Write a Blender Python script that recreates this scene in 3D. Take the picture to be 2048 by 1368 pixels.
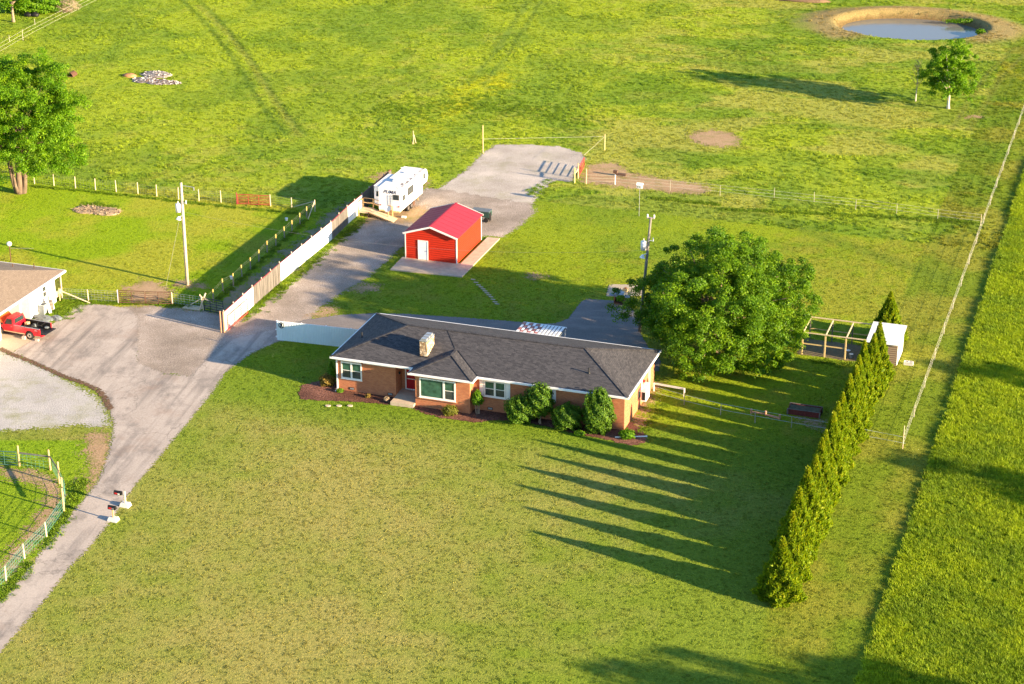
import bpy, bmesh, math, random
import numpy as np
from mathutils import Vector, Matrix
random.seed(7); RNG = np.random.default_rng(11)
for o in list(bpy.data.objects): bpy.data.objects.remove(o)
S = bpy.context.scene
COL = S.collection
PI = math.pi
R = math.radians
# ------------------------------------------------------------------ camera
FPX = 4000.0; CH = 70.0; PITCH = math.atan(1704/4000)
cam = bpy.data.cameras.new('camera'); camo = bpy.data.objects.new('camera', cam); COL.objects.link(camo)
camo.location = (0, 0, CH); camo.rotation_euler = (PI/2-PITCH, 0, 0)
cam.sensor_width = 36; cam.lens = 36*FPX/2048; cam.clip_start = 1; cam.clip_end = 4000
S.camera = camo
S.render.resolution_x = 1024; S.render.resolution_y = 684
# ------------------------------------------------------------------ sun and sky
SUN_AZ = R(61.0)      # shadows fall this far left of the camera's forward direction
SUN_EL = R(13.5)
SKY_STRENGTH = 0.08; SUN_STRENGTH = 5.0; EXPOSURE = 2.12
w = bpy.data.worlds.new('World'); S.world = w; w.use_nodes = True
nt = w.node_tree; bg = nt.nodes['Background']
sky = nt.nodes.new('ShaderNodeTexSky'); sky.sky_type = 'NISHITA'; sky.sun_disc = False
sky.sun_elevation = SUN_EL; sky.sun_rotation = PI-SUN_AZ; sky.air_density = 1.0; sky.dust_density = 0.3; sky.ozone_density = 3.0
nt.links.new(sky.outputs[0], bg.inputs[0]); bg.inputs[1].default_value = SKY_STRENGTH
sl = bpy.data.lights.new('sun', 'SUN'); so = bpy.data.objects.new('sun', sl); COL.objects.link(so)
sl.energy = SUN_STRENGTH; sl.angle = R(0.6); sl.color = (1.0, 0.75, 0.46)
tosun = Vector((math.sin(SUN_AZ)*math.cos(SUN_EL), -math.cos(SUN_AZ)*math.cos(SUN_EL), math.sin(SUN_EL)))
so.rotation_euler = tosun.to_track_quat('Z', 'Y').to_euler()
S.view_settings.view_transform = 'Standard'; S.view_settings.look = 'None'
S.view_settings.exposure = EXPOSURE; S.view_settings.gamma = 1.0; S.view_settings.use_curve_mapping = False
S.render.engine = 'CYCLES'
S.cycles.max_bounces = 6; S.cycles.transparent_max_bounces = 12; S.cycles.caustics_reflective = False; S.cycles.caustics_refractive = False

# ------------------------------------------------------------------ ground positions
cP, sP = math.cos(PITCH), math.sin(PITCH)
def G(px, py, z=0.0):
    "point of the plane z seen at a photo pixel (2048 wide)"
    x = (px-1024)/FPX; y = -(py-684)/FPX
    d = (x, cP+y*sP, -sP+y*cP); t = (z-CH)/d[2]
    return (d[0]*t, d[1]*t, z)
TH = math.atan(1471/4348)
UX, UY, VX, VY = math.cos(TH), -math.sin(TH), math.sin(TH), math.cos(TH)
O0 = G(677, 779)
def Wd(u, v, z=0.0): return (O0[0]+u*UX+v*VX, O0[1]+u*UY+v*VY, z)
def UV_(x, y):
    dx, dy = x-O0[0], y-O0[1]; return dx*UX+dy*UY, dx*VX+dy*VY
def GU(px, py, z=0.0): return UV_(*G(px, py, z)[:2])

# ------------------------------------------------------------------ numpy noise
_lat = RNG.random((256, 256))
def vnoise(x, y):
    xi = np.floor(x).astype(int); yi = np.floor(y).astype(int); fx = x-xi; fy = y-yi
    fx = fx*fx*(3-2*fx); fy = fy*fy*(3-2*fy)
    g = lambda a, b: _lat[a % 256, b % 256]
    return (g(xi, yi)*(1-fx)+g(xi+1, yi)*fx)*(1-fy)+(g(xi, yi+1)*(1-fx)+g(xi+1, yi+1)*fx)*fy
def fbm(x, y, s, o=4, off=0):
    r = 0; a = .5; t = 0
    for i in range(o):
        r = r+a*vnoise(x/s+off+17*i, y/s+off*1.7+31*i); t += a; a *= .55; s = s/2.03
    return r/t
def sstep(a, b, x): t = np.clip((x-a)/(b-a), 0, 1); return t*t*(3-2*t)
def sdpoly(x, y, poly):
    "signed distance, positive inside"
    P = np.array(poly, float); n = len(P); d = np.full(x.shape, 1e9); ins = np.zeros(x.shape, bool)
    for i in range(n):
        a = P[i]; b = P[(i+1) % n]; ex, ey = b-a; L = ex*ex+ey*ey+1e-12
        t = np.clip(((x-a[0])*ex+(y-a[1])*ey)/L, 0, 1)
        d = np.minimum(d, np.hypot(x-a[0]-t*ex, y-a[1]-t*ey))
        c = ((a[1] > y) != (b[1] > y)); xx = a[0]+(y-a[1])/(ey if ey else 1e-9)*ex
        ins ^= c & (x < xx)
    return np.where(ins, d, -d)
def gp(pts): return [G(*p)[:2] for p in pts]

# ------------------------------------------------------------------ materials
M = {}
def new_mat(name):
    m = bpy.data.materials.new(name); m.use_nodes = True; m.node_tree.nodes.clear(); return m
class NT:
    def __init__(s, m):
        s.t = m.node_tree; s.out = s.n('ShaderNodeOutputMaterial')
    def n(s, ty, **kw):
        x = s.t.nodes.new(ty)
        for k, v in kw.items():
            if k in x.inputs: 
                v2 = v
                if isinstance(v, bpy.types.NodeSocket): s.t.links.new(v, x.inputs[k])
                else: x.inputs[k].default_value = v2
            else: setattr(x, k, v)
        return x
    def l(s, a, b): s.t.links.new(a, b)
    def noise(s, scale, detail=4, rough=.6, vec=None, dist=0):
        x = s.n('ShaderNodeTexNoise'); x.inputs['Scale'].default_value = scale; x.inputs['Detail'].default_value = detail
        x.inputs['Roughness'].default_value = rough; x.inputs['Distortion'].default_value = dist
        if vec is not None: s.l(vec, x.inputs['Vector'])
        return x.outputs['Fac']
    def ramp(s, fac, stops):
        r = s.n('ShaderNodeValToRGB'); e = r.color_ramp.elements
        while len(e) < len(stops): e.new(.5)
        for i, (p, c) in enumerate(stops):
            e[i].position = p; e[i].color = (*c, 1) if len(c) == 3 else c
        s.l(fac, r.inputs[0]); return r.outputs[0]
    def mr(s, fac, a, b, c=0.0, d=1.0):
        r = s.n('ShaderNodeMapRange'); r.inputs[1].default_value = a; r.inputs[2].default_value = b
        r.inputs[3].default_value = c; r.inputs[4].default_value = d; s.l(fac, r.inputs[0]); return r.outputs[0]
    def mix(s, fac, a, b, mode='MIX'):
        r = s.n('ShaderNodeMix'); r.data_type = 'RGBA'; r.blend_type = mode
        for i, v in ((0, fac), (6, a), (7, b)):
            if isinstance(v, bpy.types.NodeSocket): s.l(v, r.inputs[i])
            else: r.inputs[i].default_value = v if i == 0 else ((*v, 1) if len(v) == 3 else v)
        return r.outputs[2]
    def math(s, op, a, b=0.0):
        r = s.n('ShaderNodeMath'); r.operation = op
        for i, v in ((0, a), (1, b)):
            if isinstance(v, bpy.types.NodeSocket): s.l(v, r.inputs[i])
            else: r.inputs[i].default_value = v
        return r.outputs[0]
    def bump(s, h, strength=.5, dist=.05):
        b = s.n('ShaderNodeBump'); b.inputs['Strength'].default_value = strength; b.inputs['Distance'].default_value = dist
        s.l(h, b.inputs['Height']); return b.outputs[0]
    def bsdf(s, col, rough=.8, nrm=None, metal=0.0, spec=.3, out=True):
        b = s.n('ShaderNodeBsdfPrincipled')
        for k, v in (('Base Color', col), ('Roughness', rough), ('Metallic', metal)):
            if isinstance(v, bpy.types.NodeSocket): s.l(v, b.inputs[k])
            else: b.inputs[k].default_value = (*v, 1) if k == 'Base Color' else v
        b.inputs['Specular IOR Level'].default_value = spec
        if nrm is not None: s.l(nrm, b.inputs['Normal'])
        if out: s.l(b.outputs[0], s.out.inputs[0])
        return b.outputs[0]
    def obj(s): return s.n('ShaderNodeTexCoord').outputs['Object']
    def pos(s): return s.n('ShaderNodeNewGeometry').outputs['Position']
    def comb(s, x, y, z=0.0):
        c = s.n('ShaderNodeCombineXYZ')
        for i, v in enumerate((x, y, z)):
            if isinstance(v, bpy.types.NodeSocket): s.l(v, c.inputs[i])
            else: c.inputs[i].default_value = v
        return c.outputs[0]
    def sep(s, v): r = s.n('ShaderNodeSeparateXYZ'); s.l(v, r.inputs[0]); return r.outputs
    def scaled(s, v, sc):
        m = s.n('ShaderNodeMapping'); s.l(v, m.inputs[0]); m.inputs['Scale'].default_value = sc; return m.outputs[0]

def plain(name, col, rough=.7, var=.25, scale=6, metal=0.0, spec=.3, bump=0.0):
    m = new_mat(name); t = NT(m); o = t.obj()
    a = tuple(max(0, c*(1-var)) for c in col); b = tuple(min(1, c*(1+var*.6)) for c in col)
    n = t.noise(scale, 5, .65, o)
    c = t.ramp(n, [(.3, a), (.7, b)])
    nr = t.bump(t.noise(scale*6, 3, .6, o), bump, .02) if bump else None
    t.bsdf(c, rough, nr, metal, spec); M[name] = m; return m
plain('white_paint', (.80, .79, .76), .5, .08, 3)
plain('white_metal', (.80, .82, .84), .35, .06, 2, 0, .5)
plain('grey_wood', (.165, .15, .135), .9, .35, 4)
plain('new_wood', (.62, .42, .20), .85, .25, 8)
plain('pale_wood', (.60, .50, .34), .85, .25, 8)
plain('deck_wood', (.58, .44, .30), .85, .2, 8)
def mk_boards():
    m = new_mat('grey_wood_boards'); t = NT(m); o = t.obj(); n = t.noise(1.0, 3, .6, t.scaled(o, (1.5, 7.0, .4))); n2 = t.noise(2, 4, .6, o)
    t.bsdf(t.mix(t.mr(n2, .4, .7, 0, .4), t.ramp(n, [(.38, (.06, .056, .05)), (.5, (.125, .116, .107)), (.66, (.19, .175, .16))]), (.12, .11, .10)), .9); M['grey_wood_boards'] = m
mk_boards()
plain('dark_wood', (.12, .07, .05), .9, .4, 6)
plain('red_wood', (.16, .035, .03), .8, .4, 6)
plain('bark', (.30, .22, .16), .95, .45, 3, bump=.6)
plain('tree_bark', (.17, .125, .09), .95, .4, 2, bump=.6); plain('pale_bark', (.48, .40, .31), .95, .4, 2, bump=.6)
plain('pole_wood', (.52, .44, .36), .9, .3, 5)
plain('dark_metal', (.03, .032, .035), .5, .3, 6, .3)
plain('galvanised', (.45, .48, .50), .4, .2, 6, .6)
plain('wire', (.30, .30, .27), .5, .1, 3, .3)
plain('tape', (.72, .71, .62), .6, .1, 3)
plain('red_tube', (.42, .06, .045), .5, .3, 4, .2)
plain('black_tube', (.025, .03, .035), .5, .3, 4, .2)
plain('green_tube', (.05, .13, .10), .5, .3, 4, .2)
plain('maroon', (.25, .04, .05), .6, .3, 5)
plain('concrete', (.50, .41, .31), .9, .2, 2, bump=.3)
plain('block', (.55, .54, .52), .9, .15, 5)
plain('rubber', (.02, .02, .022), .8, .3, 8)
plain('chrome', (.6, .6, .62), .25, .1, 5, .9)
plain('light_grey_plastic', (.22, .25, .28), .6, .15, 4)
plain('tarp', (.13, .155, .175), .6, .3, 3)
plain('rust', (.11, .055, .035), .9, .4, 6)
plain('bin_green', (.03, .07, .06), .6, .3, 5)
plain('black_plastic', (.012, .012, .014), .5, .3, 5)
plain('red_lens', (.5, .02, .02), .3, .1, 5)
plain('siding_grey', (.60, .62, .64), .6, .08, 3)
plain('ash', (.22, .205, .20), .95, .8, 1.8, bump=.8)
plain('orange_dirt', (.45, .22, .10), .95, .3, 2, bump=.5)
plain('stick', (.36, .27, .18), .95, .4, 3)
plain('yellow_dry', (.50, .32, .08), .95, .4, 6)
plain('ink', (.02, .018, .06), .5, .1, 5)
plain('light_can', (.72, .74, .76), .4, .08, 3, 0, .4); plain('teal_wire', (.10, .30, .24), .6, .2, 3); plain('new_wood_y', (.58, .45, .22), .85, .2, 8); plain('step_post', (.34, .33, .26), .6, .1, 4); plain('tape_blue', (.60, .72, .85), .5, .1, 3); plain('grey_pole', (.20, .19, .165), .9, .3, 5); plain('board_white2', (.86, .86, .86), .5, .07, 1.5); plain('new_wood2', (.50, .28, .17), .85, .25, 6); plain('pink_block', (.62, .42, .38), .9, .2, 6); plain('concrete_pale', (.62, .60, .58), .9, .12, 4); plain('post_wood', (.62, .56, .46), .85, .2, 6); plain('soil_green', (.10, .095, .06), .95, .5, 5, bump=.5); plain('white_rv', (.86, .86, .86), .35, .04, 2, 0, .5); plain('white_corrugated2', (.66, .76, .80), .4, .05, 2, 0, .4)
plain('red_door', (.42, .012, .02), .35, .15, 4); plain('tan_paint', (.50, .38, .24), .6, .15, 4); plain('faded_red_metal', (.42, .17, .15), .5, .4, 2)
plain('white_bark', (.58, .52, .44), .9, .3, 5)
plain('mulchish', (.30,.22,.15), .95, .4, 3, bump=.6); plain('orange_dirt2', (.20,.135,.08), .95, .4, .8, bump=.8)
plain('soil_dark', (.10, .075, .055), .95, .4, 2, bump=.5)
def mk_truck():
    m = new_mat('truck_red'); t = NT(m); n = t.noise(3, 4, .6, t.obj())
    t.bsdf(t.ramp(n, [(.3, (.50, .006, .02)), (.7, (.62, .012, .03))]), .28, None, .0, .6); M['truck_red'] = m
    m = new_mat('hood_orange'); t = NT(m); n = t.noise(3, 4, .6, t.obj())
    t.bsdf(t.ramp(n, [(.3, (.62, .07, .015)), (.7, (.72, .10, .02))]), .6, None, 0, .3); M['hood_orange'] = m
mk_truck()
def mk_glass():
    for nm, c in (('glass', (.02, .035, .035)), ('curtain_glass', (.04, .11, .08)), ('screen_glass', (.05, .06, .065))):
        m = new_mat(nm); t = NT(m); n = t.noise(2.5, 3, .5, t.obj())
        t.bsdf(t.ramp(n, [(.3, tuple(x*.6 for x in c)), (.7, tuple(x*1.3 for x in c))]), .08, None, 0, .6); M[nm] = m
mk_glass()
def mk_brick():
    m = new_mat('brick'); t = NT(m); o = t.obj(); s = t.sep(o)
    v = t.comb(t.math('ADD', s[0], s[1]), s[2])
    b = t.n('ShaderNodeTexBrick'); t.l(v, b.inputs['Vector'])
    b.inputs['Scale'].default_value = 1; b.inputs['Brick Width'].default_value = .22; b.inputs['Row Height'].default_value = .075
    b.inputs['Mortar Size'].default_value = .008; b.inputs['Color1'].default_value = (.40, .115, .045, 1)
    b.inputs['Color2'].default_value = (.54, .19, .075, 1); b.inputs['Mortar'].default_value = (.38, .26, .17, 1); b.inputs['Bias'].default_value = -.1
    n = t.noise(1.3, 5, .6, o)
    c = t.mix(t.mr(n, .35, .75, 0, .5), b.outputs[0], (.33, .11, .055))
    t.bsdf(c, .9, t.bump(b.outputs['Fac'], -.4, .01)); M['brick'] = m
mk_brick()
def mk_shingle(name, c1, c2, c3):
    m = new_mat(name); t = NT(m); o = t.obj(); s = t.sep(o)
    v = t.comb(t.math('ADD', s[0], s[1]), t.math('MULTIPLY', s[2], 3.4))
    b = t.n('ShaderNodeTexBrick'); t.l(v, b.inputs['Vector'])
    b.inputs['Scale'].default_value = 1; b.inputs['Brick Width'].default_value = .3; b.inputs['Row Height'].default_value = .145
    b.inputs['Mortar Size'].default_value = .006; b.inputs['Color1'].default_value = (*c1, 1)
    b.inputs['Color2'].default_value = (*c2, 1); b.inputs['Mortar'].default_value = (*[x*.5 for x in c1], 1)
    n = t.noise(3.2, 6, .75, o); n2 = t.noise(26, 2, .6, o)
    c = t.mix(t.mr(n, .4, .7, 0, .55), b.outputs[0], c3)
    c = t.mix(t.mr(n2, .60, .70, 0, .5), c, tuple(min(1, x*2.6) for x in c2))
    t.bsdf(c, .9, t.bump(t.noise(16, 3, .7, o), .35, .01)); M[name] = m
mk_shingle('shingle', (.032, .033, .040), (.080, .079, .086), (.050, .050, .057))
mk_shingle('tan_shingle', (.21, .165, .125), (.27, .215, .165), (.19, .15, .115))
def mk_metal_panel():
    for nm, c, r, axis, k in (('red_siding', (.58, .036, .014), .5, 2, 4.4), ('red_roof', (.44, .035, .060), .6, 1, 0), ('board_white', (.84, .83, .82), .5, 0, 6.5), ('white_corrugated', (.72, .77, .80), .4, 0, 6.5)):
        m = new_mat(nm); t = NT(m); o = t.obj(); s = t.sep(o)
        n = t.noise(1.5, 4, .6, o)
        col = t.ramp(n, [(.3, tuple(x*.88 for x in c)), (.7, c)])
        if k:
            w_ = t.n('ShaderNodeTexWave'); w_.wave_profile = 'SIN'; w_.bands_direction = 'X'; w_.inputs['Scale'].default_value = k/ (2*PI) * 2 ; w_.inputs['Distortion'].default_value = 0
            t.l(t.comb(s[axis], 0.0), w_.inputs['Vector'])
            h = t.mr(w_.outputs['Fac'], .05, .35)
            col = t.mix(h, tuple(x*.72 for x in c), col); nr = t.bump(h, .6, .03)
        else: nr = None
        t.bsdf(col, r, nr, 0, .5 if 'red' not in nm else .15); M[nm] = m
mk_metal_panel()
def mk_stone():
    m = new_mat('chimney_stone'); t = NT(m); o = t.obj()
    v = t.n('ShaderNodeTexVoronoi'); v.inputs['Scale'].default_value = 4.5; t.l(o, v.inputs['Vector'])
    v2 = t.n('ShaderNodeTexVoronoi'); v2.feature = 'DISTANCE_TO_EDGE'; v2.inputs['Scale'].default_value = 4.5; t.l(o, v2.inputs['Vector'])
    c = t.ramp(t.sep(v.outputs['Color'])[0], [(.1, (.30, .19, .10)), (.5, (.55, .42, .27)), (.9, (.62, .52, .38))])
    c = t.mix(t.mr(v2.outputs['Distance'], .02, .06, 1, 0), c, (.10, .07, .05))
    t.bsdf(c, .9, t.bump(v2.outputs['Distance'], .6, .05)); M['chimney_stone'] = m
mk_stone()
def mk_rvroof():
    m = new_mat('stained_roof'); t = NT(m); o = t.obj(); s = t.sep(o)
    n = t.noise(1.6, 6, .75, t.scaled(o, (1.4, .8, 1)), .6)
    x = t.mr(s[0], .9, 2.3, -.16, .10)
    f = t.mr(t.math('ADD', n, x), .54, .66)
    c = t.mix(f, (.74, .73, .72), (.09, .075, .085))
    t.bsdf(c, .7, None, 0, .3); M['stained_roof'] = m
mk_rvroof()
def leaf_mat(name, dark, mid, light, tr=.35, rough=.55):
    m = new_mat(name); t = NT(m)
    a = t.n('ShaderNodeAttribute'); a.attribute_name = 'lv'
    c = t.ramp(a.outputs['Fac'], [(0.0, dark), (.5, mid), (1.0, light)])
    n = t.noise(.55, 2, .5, t.obj()); c = t.mix(t.mr(n, .35, .7, 0, .35), c, mid)
    b = t.bsdf(c, rough, None, 0, .25, out=False)
    tl = t.n('ShaderNodeBsdfTranslucent'); t.l(t.mix(1.0, c, (1.35, 1.25, .4), 'MULTIPLY'), tl.inputs[0])
    ms = t.n('ShaderNodeMixShader'); ms.inputs[0].default_value = tr; t.l(b, ms.inputs[1]); t.l(tl.outputs[0], ms.inputs[2]); t.l(ms.outputs[0], t.out.inputs[0])
    M[name] = m
leaf_mat('maple_leaf', (.035, .10, .006), (.095, .215, .006), (.23, .37, .008), .42)
leaf_mat('left_leaf', (.040, .13, .006), (.12, .27, .006), (.25, .40, .008), .45)
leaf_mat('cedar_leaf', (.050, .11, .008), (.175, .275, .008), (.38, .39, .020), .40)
leaf_mat('shrub_leaf', (.028, .08, .010), (.08, .18, .012), (.19, .30, .018))
leaf_mat('bright_leaf', (.05, .13, .006), (.11, .26, .008), (.22, .36, .01))
leaf_mat('amber_leaf', (.12, .09, .02), (.24, .17, .035), (.34, .27, .05)); leaf_mat('olive_leaf', (.07, .09, .015), (.16, .18, .02), (.30, .28, .04))
leaf_mat('dry_leaf', (.20, .15, .10), (.34, .27, .19), (.48, .40, .30), .15)
def mk_grass():
    m = new_mat('grass_blades'); t = NT(m)
    a = t.n('ShaderNodeAttribute'); a.attribute_type = 'INSTANCER'; a.attribute_name = 'col'
    b_ = t.n('ShaderNodeAttribute'); b_.attribute_name = 'lv'
    c = t.mix(1.0, a.outputs['Color'], t.ramp(b_.outputs['Fac'], [(0, (.65, .75, .7)), (.5, (1, 1, 1)), (1, (1.45, 1.3, 1.0))]), 'MULTIPLY')
    b = t.bsdf(c, .6, None, 0, .2, out=False)
    tl = t.n('ShaderNodeBsdfTranslucent'); t.l(t.mix(1.0, c, (1.3, 1.2, .5), 'MULTIPLY'), tl.inputs[0])
    ms = t.n('ShaderNodeMixShader'); ms.inputs[0].default_value = .35; t.l(b, ms.inputs[1]); t.l(tl.outputs[0], ms.inputs[2]); t.l(ms.outputs[0], t.out.inputs[0])
    M['grass_blades'] = m
    m = new_mat('ground'); t = NT(m); p = t.pos()
    a = t.n('ShaderNodeAttribute'); a.attribute_name = 'col'
    n1 = t.noise(4.2, 4, .7, p); n2 = t.noise(11.0, 3, .75, p)
    c = t.mix(1.0, a.outputs['Color'], t.ramp(n1, [(.30, (.68, .78, .72)), (.5, (1, 1, 1)), (.70, (1.32, 1.22, 1.25))]), 'MULTIPLY')
    c = t.mix(1.0, c, t.ramp(n2, [(.32, (.6, .68, .62)), (.5, (1, 1, 1)), (.68, (1.4, 1.3, 1.3))]), 'MULTIPLY')
    h = t.math('ADD', n2, t.math('MULTIPLY', n1, 1.6))
    t.bsdf(c, .95, t.bump(h, 1.0, .12), 0, .1); M['ground'] = m
mk_grass()
def sheet_mat(name, stops, amp=.5, nscale=1.2, fine=9.0, bumpd=.03, streak=None, edge=0.0, stain=None, ruts=False, fa=.12):
    "a surface sheet whose ragged edge thins out over the grass"
    m = new_mat(name); t = NT(m); p = t.pos()
    a = t.n('ShaderNodeAttribute'); a.attribute_name = 'd'
    n = t.noise(nscale, 5, .7, p); nf = t.noise(fine, 4, .75, p); nb = t.noise(.22, 4, .6, p)
    f = t.math('ADD', t.math('MULTIPLY', nf, .6), t.math('MULTIPLY', nb, .4))
    c = t.ramp(f, stops)
    if stain:
        sv = t.noise(stain[0], 5, .7, t.scaled(p, stain[2])); c = t.mix(t.mr(sv, .50, .72, 0, stain[3]), c, stain[1])
    if ruts:   # dark worn bands that run along the drive
        q0, q1 = G(141,1132), G(320,912); L_ = math.hypot(q1[0]-q0[0], q1[1]-q0[1]); ex, ey = (q1[0]-q0[0])/L_, (q1[1]-q0[1])/L_
        sx = t.sep(p); al_ = t.math('ADD', t.math('MULTIPLY', sx[0], ex*.07), t.math('MULTIPLY', sx[1], ey*.07)); ac = t.math('ADD', t.math('MULTIPLY', sx[0], -ey*.9), t.math('MULTIPLY', sx[1], ex*.9))
        c = t.mix(t.mr(t.noise(1.0, 4, .6, t.comb(al_, ac), .4), .48, .70, 0, .65), c, (.13, .12, .115))
        pd = t.n('ShaderNodeVectorMath', operation='ADD'); t.l(p, pd.inputs[0]); nz = t.n('ShaderNodeTexNoise'); nz.inputs['Scale'].default_value = .35; nz.inputs['Detail'].default_value = 5; t.l(p, nz.inputs['Vector']); sc = t.n('ShaderNodeVectorMath', operation='SCALE'); sc.inputs['Scale'].default_value = 5; t.l(nz.outputs['Color'], sc.inputs[0]); t.l(sc.outputs[0], pd.inputs[1])
        cr = t.n('ShaderNodeTexVoronoi'); cr.feature = 'DISTANCE_TO_EDGE'; cr.inputs['Scale'].default_value = .10; t.l(pd.outputs[0], cr.inputs['Vector'])
        c = t.mix(t.mr(cr.outputs['Distance'], .001, .006, .45, 0), c, (.12, .11, .10))
        c = t.mix(t.mr(t.noise(.25, 5, .7, p), .55, .72, 0, .5), c, (.30, .22, .17))
    b = t.bsdf(c, .95, t.bump(nf, .8, bumpd), 0, .15, out=False)
    al = t.math('ADD', t.math('ADD', a.outputs['Fac'], t.mr(n, .25, .75, -amp, amp)), t.mr(t.noise(5.5, 3, .7, p), .3, .7, -fa, fa))
    al = t.mr(al, -.04, .04); tr = t.n('ShaderNodeBsdfTransparent')
    ms = t.n('ShaderNodeMixShader'); t.l(al, ms.inputs[0]); t.l(tr.outputs[0], ms.inputs[1]); t.l(b, ms.inputs[2]); t.l(ms.outputs[0], t.out.inputs[0])
    M[name] = m
sheet_mat('asphalt_old', [(.30, (.28, .24, .21)), (.5, (.41, .36, .318)), (.7, (.53, .468, .415))], .10, 3.0, 7.0, .012, stain=(.5, (.15, .138, .13), (1, .6, 1), .8), ruts=True, fa=.3)
sheet_mat('asphalt_back', [(.30, (.13, .12, .115)), (.5, (.19, .175, .17)), (.7, (.27, .245, .235))], .10, 3.0, 7.0, .012, stain=(.4, (.30, .27, .25), (.5, 1.6, 1), .6))
sheet_mat('gravel', [(.30, (.10, .085, .07)), (.45, (.26, .22, .185)), (.58, (.43, .37, .325)), (.72, (.78, .70, .63))], .55, 1.4, 7.5, .07, stain=(.45, (.22, .18, .14), (1, 1, 1), .6), fa=.5)
sheet_mat('gravel_pale', [(.30, (.26, .25, .24)), (.5, (.42, .405, .39)), (.7, (.62, .60, .58))], .6, 1.2, 7.5, .06, stain=(.3, (.24, .25, .10), (1, 1, 1), .7), fa=.8)
sheet_mat('gravel_fine', [(.30, (.20, .18, .155)), (.5, (.42, .38, .34)), (.7, (.66, .605, .55))], .7, 1.0, 7.5, .06, stain=(.35, (.25, .25, .13), (1, 1, 1), .5))
sheet_mat('bare_soil', [(.3, (.26, .17, .095)), (.5, (.38, .26, .15)), (.7, (.48, .35, .22))], 1.1, .9, 5.0, .06, stain=(.6, (.16, .18, .03), (1, 1, 1), .8), fa=1.1)
sheet_mat('mulch', [(.32, (.03, .016, .012)), (.5, (.12, .055, .040)), (.68, (.34, .17, .13))], .25, 2.2, 8.0, .12)
sheet_mat('lane_soil', [(.3, (.18, .17, .08)), (.5, (.27, .23, .14)), (.7, (.36, .29, .20))], 1.8, .5, 5.0, .05, fa=1.0)
sheet_mat('pen_soil', [(.3, (.10, .085, .05)), (.5, (.17, .14, .09)), (.7, (.26, .21, .14))], .15, 1.5, 5.0, .05)
sheet_mat('slab', [(.3, (.31, .27, .21)), (.5, (.40, .35, .27)), (.7, (.47, .41, .32))], .04, 2.0, 5.0, .006)
sheet_mat('dark_border', [(.3, (.05, .035, .03)), (.5, (.13, .08, .05)), (.7, (.25, .16, .10))], .12, 2.5, 5.0, .05)

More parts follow.
